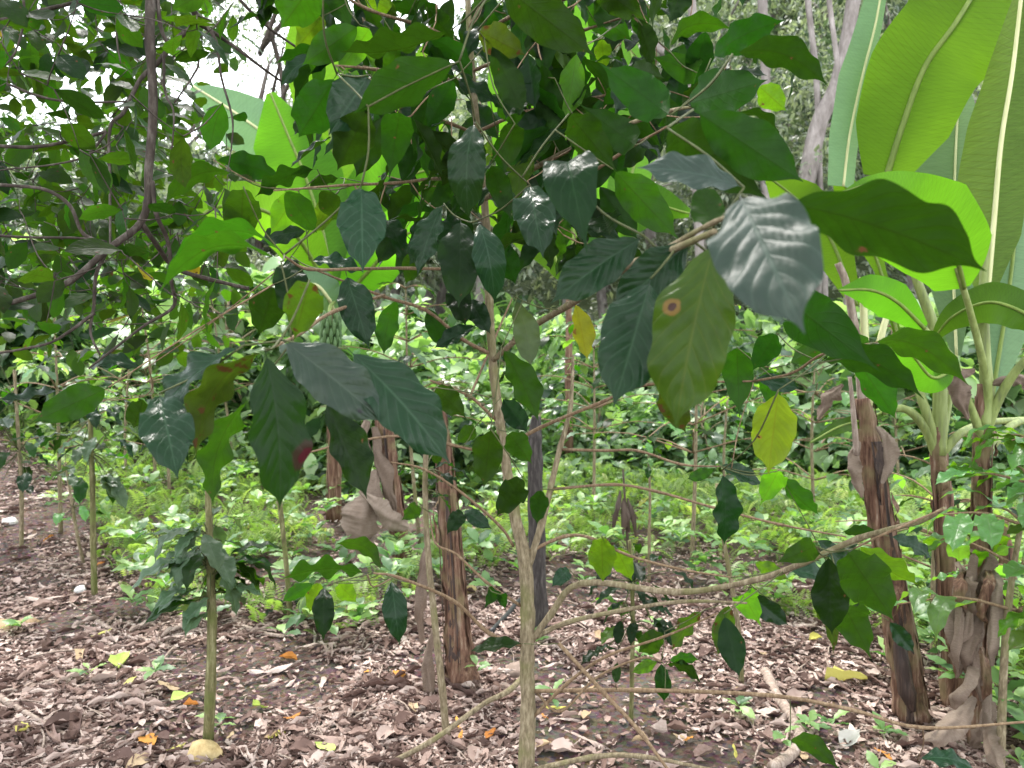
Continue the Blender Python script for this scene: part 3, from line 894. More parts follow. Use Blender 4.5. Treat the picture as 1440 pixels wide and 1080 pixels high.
# ---------------------------------------------------------------- bananas
def banana_leaf(root, path, wl, wr, kind='banana', rib='midrib', fold=.15, roll=0, ripple=.03, flip=False, rib_px=(9, 3), nt=46, nu=7, crumple=0, name='leaf', tears=(), label=None):
    """path: (px, py, distance) base -> tip; wl / wr: half widths in photo pixels along it"""
    S = smooth_path(P3(path), max(4, nt // (len(path) - 1)))
    n = len(S)
    dd = [p[2] for p in path]
    V, UV, Fc = [], [], []
    seed = RS.uniform(0, 50)
    for i, p in enumerate(S):
        t = i / (n - 1)
        tg = (S[min(i + 1, n - 1)] - S[max(i - 1, 0)]).normalized()
        vd = (CAM - p).normalized()
        side = tg.cross(vd).normalized()
        side = Matrix.Rotation(roll, 3, tg) @ side
        nr = side.cross(tg).normalized()
        d = np.interp(t, np.linspace(0, 1, len(dd)), dd)
        for j in range(-nu, nu + 1):
            a = abs(j) / nu
            W = np.interp(t, np.linspace(0, 1, len(wl)), wl if j < 0 else wr) * d / F
            for tt, sd, depth in tears:
                if (sd < 0) == (j < 0) and j != 0:
                    W *= 1 - depth * max(0, 1 - abs(t - tt) / .018)
            s = (j / nu) * W
            z = -fold * abs(s) + ripple * W * a * a * math.sin(t * 26 + seed + (2 if j > 0 else 0)) * 1.0
            z += ripple * .5 * W * a * noise.noise(Vector((t * 9, seed + (3 if j > 0 else 0), a)))
            if crumple:
                s *= .85 + (.55 * noise.noise(Vector((t * 5, seed + (9 if j > 0 else 0), 3))) + .10 * noise.noise(Vector((t * 24, seed, 5)))) * a
                ang = a * (.55 + 1.5 * noise.noise(Vector((t * 2.6, seed, 2.0 if j > 0 else 7.0))))
                z += -abs(s) * math.sin(ang) * .9
                z += W * a * (.10 * abs(math.sin(t * 17 + 4 * noise.noise(Vector((t * 4, j * .25, seed))))) + .03 * math.sin(t * 90 + j * .2))
                z += crumple * W * .7 * noise.noise(Vector((t * 4.5, j * .3, seed)))
                s *= .35 + .65 * math.cos(ang * .7)
            V.append(p + side * s + nr * z)
            UV.append((.5 + .5 * j / nu, t * 1.0))
    k = 2 * nu + 1
    for i in range(n - 1):
        for j in range(k - 1):
            f = (i * k + j, i * k + j + 1, (i + 1) * k + j + 1, (i + 1) * k + j)
            Fc.append(f if not flip else f[::-1])
    o = obj(name, mesh_np('banana_leaf', [tuple(v) for v in V], Fc, M[kind], UV), root)
    if label: o['label'] = label
    if rib:
        R = [np.interp(i / (n - 1), (0, 1), rib_px) * dd[0] / F / 2 for i in range(n)]
        Vr, Fr, Ur = tube_arrays(S, R, 7)
        r = obj('midrib', mesh_np('midrib', [tuple(v) for v in Vr], Fr, M[rib], Ur), o)
        put(r, Matrix.Identity(4))
    return o


def sheath_trunk(root, pts, px, mat='sheath', strips=9, seed=0, peel=.5):
    """dead or living pseudostem: core plus long overlapping sheath strips"""
    P = P3(pts)
    R = [.88 * w * pts[min(i, len(pts) - 1)][2] / F / 2 for i, w in enumerate(px)]
    tube('trunk', P, R, M[mat], root, 18, .34, 8, seed)
    S = smooth_path(P, 8)
    rs = random.Random(seed)
    for k in range(strips):
        a0 = rs.uniform(0, 6.28)
        i0 = rs.randrange(0, len(S) // 3)
        i1 = rs.randrange(len(S) // 2, len(S))
        V, Fc, UV = [], [], []
        wdt = rs.uniform(.35, .8)
        for i in range(i0, i1):
            t = (i - i0) / max(1, i1 - 1 - i0)
            r = np.interp(i / (len(S) - 1), np.linspace(0, 1, len(R)), R)
            off = 1.06 + .05 * rs.random() + peel * max(0, t - .72) ** 1.3 * 2.5
            for j in range(5):
                a = a0 + (j / 4 - .5) * wdt * (1 - .65 * t) + .3 * t
                e = off + .05 * abs(j - 2) * rs.random()
                V.append(tuple(S[i] + Vector((math.cos(a), math.sin(a), 0)) * r * e))
                UV.append((j / 4, t))
        for i in range(i1 - i0 - 1):
            for j in range(4):
                Fc.append((i * 5 + j, i * 5 + j + 1, (i + 1) * 5 + j + 1, (i + 1) * 5 + j))
        if Fc and k % 3 == 1:                     # a torn shred hanging from it
            q = Vector(V[-3])
            a1 = rs.uniform(0, 6.28)
            w_ = rs.uniform(.008, .02)
            hl = rs.uniform(.08, .28)
            o2 = Vector((math.cos(a1), math.sin(a1), 0))
            ctr = S[i1 - 1]
            rr = np.interp((i1 - 1) / (len(S) - 1), np.linspace(0, 1, len(R)), R)
            b0 = len(V)
            for i in range(8):
                t = i / 7
                c0 = ctr + o2 * rr * (1.1 + .5 * math.sin(t * 2.2)) + Vector((0, 0, -hl * t))
                c0 += Vector((noise.noise(Vector((t * 3, a1, 0))), noise.noise(Vector((t * 3, a1, 5))), 0)) * .03
                s2 = Vector((-o2.y, o2.x, 0)) * w_ * (1.2 - t) + o2 * w_ * .6 * math.sin(t * 5)
                V += [tuple(c0 - s2), tuple(c0 + s2)]
                UV += [(0, t), (1, t)]
                if i: Fc.append((b0 + 2 * i - 2, b0 + 2 * i - 1, b0 + 2 * i + 1, b0 + 2 * i))
        if Fc:
            obj('sheath', mesh_np('sheath', V, Fc, M['sheath' if k % 5 else 'sheath_dark'] if mat == 'sheath' else M[mat], UV), root)


def petiole(root, pts, w0, w1, mat='petiole'):
    P = P3(pts)
    n = len(pts)
    return tube('petiole', P, [(w0 + (w1 - w0) * i / (n - 1)) * pts[i][2] / F / 2 for i in range(n)], M[mat], root, 8, .05, 6)


DB = 2.95
g = ground(1378, 1046)
ban1 = thing('banana_plant', 'banana plant with a slim brown stem and tall upright leaves at the right edge', 'banana plant', g)
db = g.y
sheath_trunk(ban1, [(1380, 1048, db), (1378, 940, db), (1380, 830, db), (1380, 700, db), (1382, 610, db), (1385, 540, db)], (36, 30, 28, 26, 24, 20), 'sheath', 9, 4, .3)
petiole(ban1, [(1384, 610, db), (1388, 560, db), (1385, 500, db), (1383, 400, db), (1390, 330, db)], 24, 9)
petiole(ban1, [(1386, 600, db - .02), (1390, 555, db - .03), (1380, 500, db - .1), (1362, 430, db - .2), (1345, 375, db - .3)], 14, 8)
petiole(ban1, [(1384, 615, db), (1400, 570, db - .03), (1430, 520, db - .1), (1480, 470, db - .2)], 16, 10)
petiole(ban1, [(1383, 620, db), (1360, 560, db - .05), (1340, 505, db - .12), (1300, 462, db - .2)], 13, 7)
petiole(ban1, [(1383, 640, db), (1420, 600, db + .1), (1460, 585, db + .2)], 14, 8)
banana_leaf(ban1, [(1388, 420, db), (1398, 310, db), (1408, 200, db), (1424, 100, db), (1438, -20, db)], [12, 62, 66, 60, 42, 10], [6, 30, 34, 26, 18, 4], 'banana_strip', 'midrib_pale', .5, -.35, .02, False, (8, 5), label='tall half-folded leaf with a pale midrib')
banana_leaf(ban1, [(1356, 405, db - .25), (1345, 365, db - .33), (1312, 312, db - .42), (1274, 276, db - .5), (1228, 260, db - .56), (1186, 270, db - .6)], [36, 64, 84, 74, 38, 2], [8, 52, 62, 34, 14, 2], 'banana', 'midrib', .25, .1, .07, False, (7, 3), label='bright arching leaf with rippled edges', tears=())
banana_leaf(ban1, [(1300, 462, db - .2), (1262, 425, db - .28), (1225, 408, db - .34), (1180, 408, db - .4)], [10, 30, 24, 2], [8, 26, 22, 2], 'banana', 'midrib', .3, .1, .05, False, (6, 3))
banana_leaf(ban1, [(1480, 470, db - .2), (1440, 440, db - .2), (1390, 425, db - .1), (1340, 445, db), (1310, 480, db + .1)], [8, 26, 30, 20, 3], [8, 28, 30, 18, 3], 'banana_mid', 'midrib', .2, .2, .05, False, (6, 3))
banana_leaf(ban1, [(1395, 560, db + .15), (1420, 400, db + .25), (1430, 300, db + .3), (1440, 180, db + .35), (1455, 60, db + .4)], [10, 50, 60, 50, 8], [10, 50, 55, 50, 8], 'banana_pale', 'midrib', .2, .3, .03, False, (6, 3))
banana_leaf(ban1, [(1340, 520, db - .1), (1310, 530, db - .15), (1270, 490, db - .2), (1215, 505, db - .2)], [8, 24, 24, 3], [8, 24, 24, 3], 'banana', 'midrib', .3, .1, .06, False, (5, 3))
# dried leaves hanging round the stem
rs1 = random.Random(77)
for k in range(26):
    x0, y0 = rs1.uniform(1338, 1396), rs1.choice([rs1.uniform(770, 860), rs1.uniform(770, 860), rs1.uniform(860, 985)])
    ln_ = rs1.uniform(60, 140)
    dx = rs1.uniform(-26, 14)
    dd_ = db - rs1.uniform(.06, .20)
    w_ = rs1.uniform(7, 19)
    y1 = min(y0 + ln_, 1052)
    ym = (y0 + y1) / 2
    pth = [(x0 + rs1.uniform(-6, 6), y0, db - .05), (x0 + dx * .2 + rs1.uniform(-12, 12), y0 * .6 + ym * .4, dd_), (x0 + dx * .6 + rs1.uniform(-10, 10), ym * .5 + y1 * .5, dd_ - .02), (x0 + dx, y1, dd_ + .02)]
    banana_leaf(ban1, pth, [w_ * .4, w_, w_ * rs1.uniform(.6, 1.2), w_ * .25], [w_ * .4, w_ * rs1.uniform(.5, 1), w_, w_ * .25], 'drybanana' if k % 5 else 'sheath', None, .3, rs1.uniform(-.9, .9), .12, False, (4, 2), 40, 5, .8, 'dried_leaf')
for pth, w_l, w_r in [
    ([(1372, 980, db - .12), (1350, 1010, db - .16), (1325, 1030, db - .2), (1300, 1040, db - .25)], [6, 18, 20, 3], [6, 16, 14, 3]),
    ([(1384, 1000, db - .12), (1388, 1030, db - .2), (1396, 1060, db - .3), (1410, 1085, db - .36)], [6, 16, 16, 3], [6, 14, 14, 3]),
    ([(1372, 520, db - .08), (1352, 530, db - .12), (1350, 560, db - .12), (1362, 590, db - .1)], [4, 16, 18, 3], [4, 12, 14, 3]),
    ([(1395, 540, db - .02), (1425, 530, db - .06), (1450, 540, db - .08), (1470, 560, db - .08)], [4, 12, 14, 3], [4, 14, 14, 3]),
]:
    banana_leaf(ban1, pth, w_l, w_r, 'drybanana', None, .3, RS.uniform(-.5, .5), .12, False, (4, 2), 50, 6, .8, 'dried_leaf')

g = ground(1340, 1000)
db2 = g.y + .1
g = Vector((at(1340, 990, db2).x, at(1340, 990, db2).y, 0)); g.z = height(g.x, g.y)
ban2 = thing('banana_plant', 'banana plant with the widest bright upright leaf, behind the ragged dried leaves', 'banana plant', g)
sheath_trunk(ban2, [(1342, 995, db2), (1338, 900, db2), (1332, 800, db2), (1326, 700, db2), (1320, 640, db2), (1318, 600, db2)], (40, 34, 30, 27, 24, 18), 'sheath', 8, 9, .4)
petiole(ban2, [(1320, 640, db2), (1322, 560, db2), (1318, 480, db2), (1285, 380, db2), (1246, 245, db2)], 22, 9)
petiole(ban2, [(1320, 645, db2), (1300, 600, db2), (1272, 575, db2), (1240, 580, db2)], 16, 9)
petiole(ban2, [(1320, 640, db2), (1296, 560, db2), (1270, 500, db2 + .1)], 16, 8)
petiole(ban2, [(1322, 640, db2), (1350, 610, db2), (1385, 595, db2 + .1), (1440, 590, db2 + .2)], 14, 8)
petiole(ban2, [(1320, 640, db2), (1335, 560, db2 + .05), (1345, 500, db2 + .1)], 14, 6)
banana_leaf(ban2, [(1246, 250, db2), (1268, 180, db2 - .05), (1300, 95, db2 - .1), (1345, 30, db2 - .14), (1400, -60, db2 - .1), (1450, -140, db2)], [30, 62, 74, 72, 80, 40], [26, 62, 74, 84, 80, 30], 'banana', 'midrib', .12, .0, .025, False, (9, 5), label='widest bright green upright leaf with a dark midrib', tears=())
banana_leaf(ban2, [(1186, 262, db2 + .1), (1195, 190, db2 + .1), (1212, 110, db2 + .1), (1232, 30, db2 + .1), (1245, -50, db2 + .1)], [20, 26, 30, 24, 16], [18, 18, 16, 12, 10], 'banana_pale', 'midrib_pale', .3, .5, .03, False, (4, 3), label='narrow pale upright leaf')
banana_leaf(ban2, [(1270, 500, db2 + .1), (1238, 380, db2 + .2), (1205, 300, db2 + .2), (1180, 240, db2 + .2)], [4, 8, 26, 10], [4, 8, 26, 10], 'banana', 'midrib', .2, .3, .03, False, (5, 3))
banana_leaf(ban2, [(1345, 500, db2 + .1), (1340, 360, db2 + .25), (1342, 270, db2 + .35), (1345, 190, db2 + .4), (1350, 110, db2 + .4)], [6, 40, 52, 44, 8], [6, 36, 50, 40, 8], 'banana_pale', 'midrib_pale', .2, .2, .03, False, (4, 3))
banana_leaf(ban2, [(1205, 430, db2 + .3), (1165, 330, db2 + .4), (1120, 280, db2 + .5), (1080, 248, db2 + .55)], [6, 40, 40, 6], [6, 30, 34, 6], 'banana', 'midrib', .2, .2, .04, False, (5, 3))
banana_leaf(ban2, [(1240, 580, db2), (1215, 590, db2 - .1), (1180, 600, db2 - .2), (1140, 622, db2 - .25)], [5, 10, 10, 2], [5, 10, 10, 2], 'banana_mid', 'midrib', .2, .2, .04, False, (4, 2))

g = ground(1278, 1008)
d3 = g.y
ban3 = thing('dead_banana_plant', 'leaning dead banana trunk split open into a dark hollow at its foot', 'dead banana trunk', g)
sheath_trunk(ban3, [(1282, 1008, d3), (1270, 920, d3), (1255, 830, d3), (1238, 730, d3), (1225, 640, d3), (1212, 560, d3)], (54, 46, 40, 37, 34, 26), 'sheath', 11, 14, .5)
petiole(ban3, [(1214, 570, d3), (1205, 480, d3), (1190, 400, d3), (1178, 370, d3)], 14, 9, 'stick')
petiole(ban3, [(1218, 570, d3), (1216, 470, d3), (1212, 390, d3)], 14, 8, 'midrib_pale')
petiole(ban3, [(1220, 575, d3), (1240, 470, d3), (1262, 400, d3)], 12, 7, 'midrib_pale')
petiole(ban3, [(1205, 640, d3 - .08), (1200, 580, d3 - .1), (1195, 530, d3 - .1)], 9, 5, 'stick')
# the split hollow
hv = P3([(1262, 880, d3 - .07), (1268, 930, d3 - .075), (1276, 975, d3 - .085), (1284, 1000, d3 - .09)])
hol = tube('hollow', hv, [.012, .028, .032, .012], M['sheath_dark'], ban3, 8, .2, 5)
for pth in ([(1232, 600, d3 - .05), (1246, 620, d3 - .1), (1250, 650, d3 - .1), (1240, 680, d3 - .08)], [(1208, 620, d3 - .05), (1198, 650, d3 - .1), (1205, 680, d3 - .1), (1212, 700, d3 - .08)], [(1185, 540, d3), (1172, 552, d3), (1160, 566, d3), (1150, 590, d3)]):
    banana_leaf(ban3, pth, [3, 12, 12, 3], [3, 12, 12, 3], 'drybanana', None, .3, .2, .1, False, (4, 2), 60, 6, .7, 'dried_leaf')

g = ground(1432, 900)
ban4 = thing('dead_banana_plant', 'short dark banana trunk at the far right behind the young coffee', 'banana trunk', g)
sheath_trunk(ban4, [(1436, 900, g.y), (1424, 850, g.y), (1416, 790, g.y), (1410, 730, g.y)], (26, 22, 20, 16), 'sheath', 5, 19, .4)

g = ground(646, 955)
d5 = g.y
ban5 = thing('dead_banana_plant', 'reddish brown dead banana trunk with peeling sheaths left of the coffee stem', 'dead banana trunk', g)
sheath_trunk(ban5, [(650, 960, d5), (644, 900, d5), (638, 820, d5), (632, 740, d5), (627, 670, d5), (624, 620, d5), (620, 575, d5)], (54, 41, 35, 32, 27, 21, 12), 'sheath', 13, 24, .3)
for pth in ([(610, 880, d5 - .08), (600, 930, d5 - .1), (604, 970, d5 - .12), (602, 1005, d5 - .12)], [(602, 760, d5 - .05), (594, 810, d5 - .1), (590, 860, d5 - .12), (592, 905, d5 - .1)]):
    banana_leaf(ban5, pth, [3, 10, 10, 3], [3, 10, 12, 3], 'drybanana', None, .4, .2, .1, False, (4, 2), 60, 6, .7, 'dried_leaf')

g = ground(565, 806)
d6 = g.y
ban6 = thing('dead_banana_plant', 'leaning brown banana trunk with curled dry leaves, farther back than the reddish one', 'dead banana trunk', g)
sheath_trunk(ban6, [(568, 806, d6), (560, 740, d6), (550, 670, d6), (541, 600, d6), (534, 545, d6)], (32, 27, 26, 28, 22), 'sheath', 8, 29, .4)
for pth, w_l, w_r in [
    ([(528, 660, d6 - .15), (520, 700, d6 - .25), (512, 740, d6 - .3), (505, 775, d6 - .3)], [6, 18, 20, 4], [10, 46, 40, 4]),
    ([(505, 690, d6 - .25), (530, 715, d6 - .3), (555, 735, d6 - .3), (575, 742, d6 - .3)], [6, 16, 16, 6], [6, 18, 14, 8]),
    ([(492, 760, d6 - .25), (510, 770, d6 - .3), (535, 785, d6 - .3), (555, 790, d6 - .3)], [6, 22, 22, 6], [6, 20, 14, 8]),
    ([(525, 600, d6 - .1), (530, 640, d6 - .15), (545, 690, d6 - .2), (555, 720, d6 - .2)], [6, 14, 12, 4], [6, 12, 12, 4]),
    ([(515, 590, d6 - .05), (505, 620, d6 - .1), (510, 650, d6 - .12), (520, 680, d6 - .1)], [6, 14, 12, 4], [6, 12, 12, 4])]:
    banana_leaf(ban6, pth, w_l, w_r, 'drybanana', None, .3, .3, .1, False, (4, 2), 64, 6, .6, 'dried_leaf')

g = ground(757, 893)
gt = thing('slim_tree', 'slim grey-black trunk standing close behind the coffee stem', 'tree trunk', g)
tube('trunk', [g - Vector((0, 0, .05))] + P3([(757, 850, g.y), (756, 780, g.y), (753, 700, g.y), (752, 620, g.y), (754, 585, g.y)]), [w * g.y / F / 2 for w in (32, 25, 23, 22, 19, 14)], M['greytrunk'], gt, 12, .25, 7, 2)


def stub_plant(g, d, label, leaves, name='banana_plant', trunk=(), tw=()):
    r = thing(name, label, 'banana plant', g)
    if trunk: sheath_trunk(r, trunk, tw, 'sheath', 4, int(d * 7), .3)
    for a in leaves:
        banana_leaf(r, *a[:3], a[3], a[4] if len(a) > 4 else 'midrib', .2, .2, .05, False, (6, 3))
    return r


d7 = 6.5
gx = at(470, 600, d7)
g = Vector((gx.x, gx.y, height(gx.x, gx.y)))
base = (470, 500 + F * (1.45 - g.z) / d7)
stub_plant(g, d7, 'lime green banana plant glowing behind the coffee leaves at upper left', [
    ([(470, 430, d7), (455, 330, d7), (430, 250, d7), (405, 190, d7), (380, 130, d7)], [6, 40, 56, 50, 6], [6, 44, 56, 44, 6], 'banana'),
    ([(475, 430, d7), (500, 330, d7 + .2), (540, 270, d7 + .3), (600, 240, d7 + .4), (650, 260, d7 + .4)], [6, 40, 50, 40, 6], [6, 40, 50, 40, 6], 'banana'),
    ([(470, 430, d7), (430, 350, d7 - .4), (380, 300, d7 - .8), (310, 290, d7 - 1), (260, 320, d7 - 1.1)], [6, 34, 40, 34, 6], [6, 34, 40, 34, 6], 'banana'),
    ([(475, 430, d7), (520, 380, d7 - .3), (570, 330, d7 - .5), (640, 320, d7 - .6)], [6, 40, 40, 6], [6, 36, 36, 6], 'banana'),
    ([(465, 440, d7), (440, 300, d7 + .3), (400, 215, d7 + .4), (340, 165, d7 + .4), (270, 120, d7 + .4)], [6, 20, 42, 44, 8], [6, 20, 40, 40, 8], 'banana_pale', 'midrib_pale'),
    ([(472, 430, d7), (478, 320, d7 + .3), (470, 220, d7 + .4), (440, 80, d7 + .4), (425, 0, d7 + .4)], [6, 30, 40, 40, 8], [6, 30, 40, 40, 8], 'banana'),
    ([(478, 430, d7), (540, 300, d7 + .5), (580, 170, d7 + .6), (620, 40, d7 + .7)], [6, 40, 50, 8], [6, 40, 50, 8], 'banana'),
    ([(470, 440, d7 - .1), (462, 420, d7 - .3), (440, 400, d7 - .4), (400, 420, d7 - .5)], [6, 26, 26, 4], [6, 26, 26, 4], 'banana_pale', 'midrib_pale'),
], trunk=[(base[0], base[1] + 4, d7), (470, 600, d7), (470, 430, d7)], tw=(24, 20, 14))
d8 = 8.5
gx = at(800, 600, d8)
g = Vector((gx.x, gx.y, height(gx.x, gx.y)))
stub_plant(g, d8, 'bright banana plant half hidden behind the top of the coffee shrub', [
    ([(800, 400, d8), (810, 300, d8), (820, 190, d8), (815, 80, d8), (800, 0, d8)], [6, 36, 44, 40, 6], [6, 40, 46, 40, 6], 'banana'),
    ([(800, 400, d8), (760, 330, d8), (700, 280, d8), (640, 270, d8)], [6, 36, 36, 6], [6, 34, 34, 6], 'banana'),
    ([(800, 400, d8), (850, 330, d8), (910, 290, d8), (970, 300, d8)], [6, 30, 34, 6], [6, 30, 32, 6], 'banana_mid'),
    ([(800, 400, d8), (740, 250, d8 + .4), (720, 130, d8 + .4), (700, 20, d8 + .4)], [6, 36, 36, 6], [6, 34, 34, 6], 'banana'),
    ([(800, 400, d8), (880, 270, d8 + .4), (900, 150, d8 + .4), (880, 40, d8 + .4)], [6, 30, 30, 6], [6, 30, 30, 6], 'banana_mid'),
], trunk=[(800, 640, d8), (800, 520, d8), (800, 400, d8)], tw=(13, 12, 8))

bb = thing('banana_bunch', 'small dark green banana bunch hanging behind the left coffee leaves', 'banana bunch', at(466, 440, 5.6))
tube('stalk', P3([(470, 425, 6.3), (464, 432, 5.9), (464, 450, 5.6), (466, 500, 5.6)]), [.014, .014, .014, .01], M['petiole'], bb)
for tier in range(4):
    for k in range(9):
        a = k / 9 * 2 * math.pi + tier * .4
        c0 = at(465, 455 + tier * 12, 5.6)
        dv = Vector((math.cos(a), math.sin(a), 0))
        tube('banana', [c0 + dv * .015, c0 + dv * .055 + Vector((0, 0, -.02)), c0 + dv * .07 + Vector((0, 0, .05)), c0 + dv * .062 + Vector((0, 0, .09))], [.006, .014, .014, .005], M['banana_fruit'], bb, 6, 0, 3)

# ---------------------------------------------------------------- overhanging tree at left
tg = Vector((-3.2, 1.1, 0)); tg.z = height(tg.x, tg.y)
over = thing('overhanging_tree', 'shade tree whose dark forked branches hang down at the upper left', 'tree', tg)
tube('trunk', [tg - Vector((0, 0, .1)), tg + Vector((.05, .05, 1.2)), tg + Vector((.2, .15, 2.4)), tg + Vector((.5, .35, 3.4)), tg + Vector((1.0, .5, 4.3))], [.13, .11, .095, .08, .05], M['darkbark'], over, 12, .2, 8, 5)
OB = [
    ([(230, -420, 2.2), (212, -200, 2.0), (207, -40, 1.9), (211, 60, 1.85), (215, 150, 1.85), (212, 235, 1.85), (207, 285, 1.85), (190, 320, 1.84), (150, 352, 1.8), (100, 395, 1.75), (55, 416, 1.7), (-20, 436, 1.6)], 15, 7),
    ([(255, -350, 2.3), (262, -120, 2.1), (270, -10, 2.0), (272, 28, 2.0), (250, 58, 2.0), (222, 88, 2.0), (198, 112, 1.98), (172, 158, 1.95), (153, 180, 1.9), (150, 260, 1.85), (155, 345, 1.8)], 11, 3),
    ([(270, 28, 2.0), (300, 45, 2.05), (330, 65, 2.1), (370, 95, 2.15), (398, 116, 2.2)], 7, 3),
    ([(-40, 36, 1.8), (30, 22, 1.85), (60, 15, 1.9), (130, -4, 1.95), (220, -50, 2.05)], 6, 5),
    ([(-30, 203, 1.8), (40, 203, 1.82), (90, 198, 1.85), (150, 185, 1.9)], 5, 5),
    ([(214, 255, 1.85), (224, 300, 1.85), (235, 345, 1.9), (240, 400, 1.95), (247, 430, 2.0), (206, 462, 1.95), (150, 500, 1.9), (125, 518, 1.85)], 7, 3),
    ([(200, 315, 1.85), (220, 338, 1.9), (246, 374, 2.0), (290, 390, 2.05), (350, 406, 2.1)], 8, 5),
    ([(152, 350, 1.8), (140, 385, 1.8), (133, 430, 1.8), (130, 470, 1.8), (141, 500, 1.8)], 6, 3),
    ([(133, 440, 1.8), (100, 470, 1.78), (60, 485, 1.75), (-20, 500, 1.7)], 5, 3),
    ([(278, 20, 2.0), (300, 55, 2.0), (310, 110, 2.0), (328, 165, 2.0), (325, 212, 2.0)], 5, 2),
    ([(218, -60, 1.9), (228, 30, 1.9), (238, 70, 1.92), (245, 80, 1.92)], 7, 3),
    ([(230, 75, 1.92), (235, 130, 1.92), (242, 160, 1.93), (240, 230, 1.95)], 4, 2),
    ([(290, -60, 2.1), (330, -10, 2.1), (370, 35, 2.15), (425, 72, 2.25)], 6, 3),
    ([(10, 118, 1.8), (60, 135, 1.82), (110, 144, 1.85), (180, 143, 1.9)], 4, 3),
    ([(0, 260, 1.75), (60, 262, 1.78), (100, 290, 1.8), (115, 330, 1.82), (150, 342, 1.83)], 5, 5),
    ([(-20, 330, 1.7), (40, 332, 1.75), (110, 338, 1.8), (150, 340, 1.83)], 4, 3),
    ([(150, 185, 1.9), (120, 215, 1.88), (70, 232, 1.85), (10, 238, 1.8)], 4, 2),
    ([(30, -30, 1.9), (30, 30, 1.9), (15, 80, 1.9), (-10, 100, 1.9)], 4, 2),
    ([(170, -40, 1.9), (164, 20, 1.9), (162, 60, 1.9), (170, 90, 1.9)], 4, 2),
    ([(265, 30, 2.0), (280, 80, 2.02), (270, 110, 2.0), (245, 145, 1.98)], 4, 2),
]
tpts = []
for pts, w0, w1 in OB:
    P = P3(pts)
    n = len(P)
    for i in range(1, n - 1):
        P[i] += Vector((RS.uniform(-1, 1), RS.uniform(-1, 1), RS.uniform(-1, 1))) * .006
    tube('branch', P, [(w0 + (w1 - w0) * i / (n - 1)) * pts[i][2] / F / 2 for i in range(n)], M['darkbark'], over, 8, .18, 6, RS.random() * 9, .05)
    tpts += smooth_path(P, 8)
top = tg + Vector((1.0, .5, 4.3))
for e in (at(230, -420, 2.2), at(255, -350, 2.3), at(290, -60, 2.1), at(30, -30, 1.9), at(-40, 36, 1.8), Vector((0, 3, 4.6)), Vector((-1, -1.5, 4.5)), Vector((-2.5, 3.5, 4.8)), Vector((1.5, .8, 4.9)), Vector((3.2, 1.5, 4.9)), Vector((1.8, 4.6, 5.2)), Vector((-2, 5, 5.2)), Vector((-4.5, 2.5, 4.6))):
    s = tg + Vector((.5, .35, 3.4)) if RS.random() < .5 else top
    tube('branch', [s, s.lerp(e, .5) + Vector((0, 0, .35)), e], [.045, .03, .012], M['darkbark'], over, 7, .15, 6)
tpa = np.array([tuple(p) for p in tpts])


def canopy_keep(px, py):
    if px > 335 or py > 505: return False
    if 245 < px < 335 and py < 210: return RS.random() < .32
    if 15 < px < 165 and 105 < py < 170: return RS.random() < .45
    if py > 430: return RS.random() < .35
    if px > 260: return RS.random() < .5
    return True


twm = Merge()
cnt, rest, tw_pend = 0, [], []
while cnt < 1750:
    px, py = RS.uniform(-80, 345), RS.uniform(-80, 515)
    if not canopy_keep(px, py): continue
    near = cnt < 300
    d = RS.uniform(1.9, 2.6) if near else RS.uniform(2.4, 4.4)
    if near and RS.random() < .22: d = RS.uniform(1.5, 1.8)
    if d < 1.85 and 185 < px < 240: continue
    B = at(px, py, d)
    a = Vector((RS.gauss(0, .55), RS.gauss(0, .55), RS.uniform(-1.2, .15))).normalized()
    Ln = RS.uniform(.075, .115)
    nn = Vector((RS.gauss(0, .5), RS.gauss(-.25, .5), .7))
    T = B + a * Ln
    if near:
        kind = 'canopy_y' if RS.random() < .02 else ('mid' if RS.random() < .25 else ('dark' if RS.random() < .3 else 'canopy'))
        leaf_obj(over, B, T, nn, 'round', RS.randrange(3), kind)
    else:
        rest.append((B, a, nn, Ln))
    if near or RS.random() < .3: tw_pend.append(B)
    cnt += 1
grow_twigs(tw_pend, tpts, lambda q, m, B, L_: twm.tube([q, m, B], [.0016 + .0016 * min(1, L_), .0013, .0009], 4, 3))
o = twm.build('twigs', M['darkbark'], over)
o['kind'] = 'stuff'


def scatter(name, T, pos, axis, nrm, scl, rnd, mat, parent=None, kind='stuff'):
    V, Fc, UV = np.array(T[0], np.float32), np.array(T[1]), np.array(T[2], np.float32)
    axis = axis / (np.linalg.norm(axis, axis=1, keepdims=True) + 1e-9)
    nrm = nrm - axis * (nrm * axis).sum(1, keepdims=True)
    nrm /= (np.linalg.norm(nrm, axis=1, keepdims=True) + 1e-9)
    X = np.cross(axis, nrm)
    W = (V[None, :, 0, None] * X[:, None] + V[None, :, 1, None] * axis[:, None] + V[None, :, 2, None] * nrm[:, None]) * scl[:, None, None] + pos[:, None]
    n, k = len(pos), len(V)
    FF = (Fc[None] + (np.arange(n) * k)[:, None, None]).reshape(-1, Fc.shape[1])
    if name is None: return W.reshape(-1, 3), FF, np.tile(UV, (n, 1)), np.repeat(rnd, k)
    me = mesh_np(name, W.reshape(-1, 3), FF, mat, np.tile(UV, (n, 1)), np.repeat(rnd, k))
    o = obj(name, me, parent)
    if kind: o['kind'] = kind
    return o


def vrand(n, sx=1, sy=1, sz=1, mz=0):
    return np.stack([NR.normal(0, sx, n), NR.normal(0, sy, n), NR.normal(mz, sz, n)], 1)


def arr(l): return np.array([tuple(v) for v in l], np.float32)


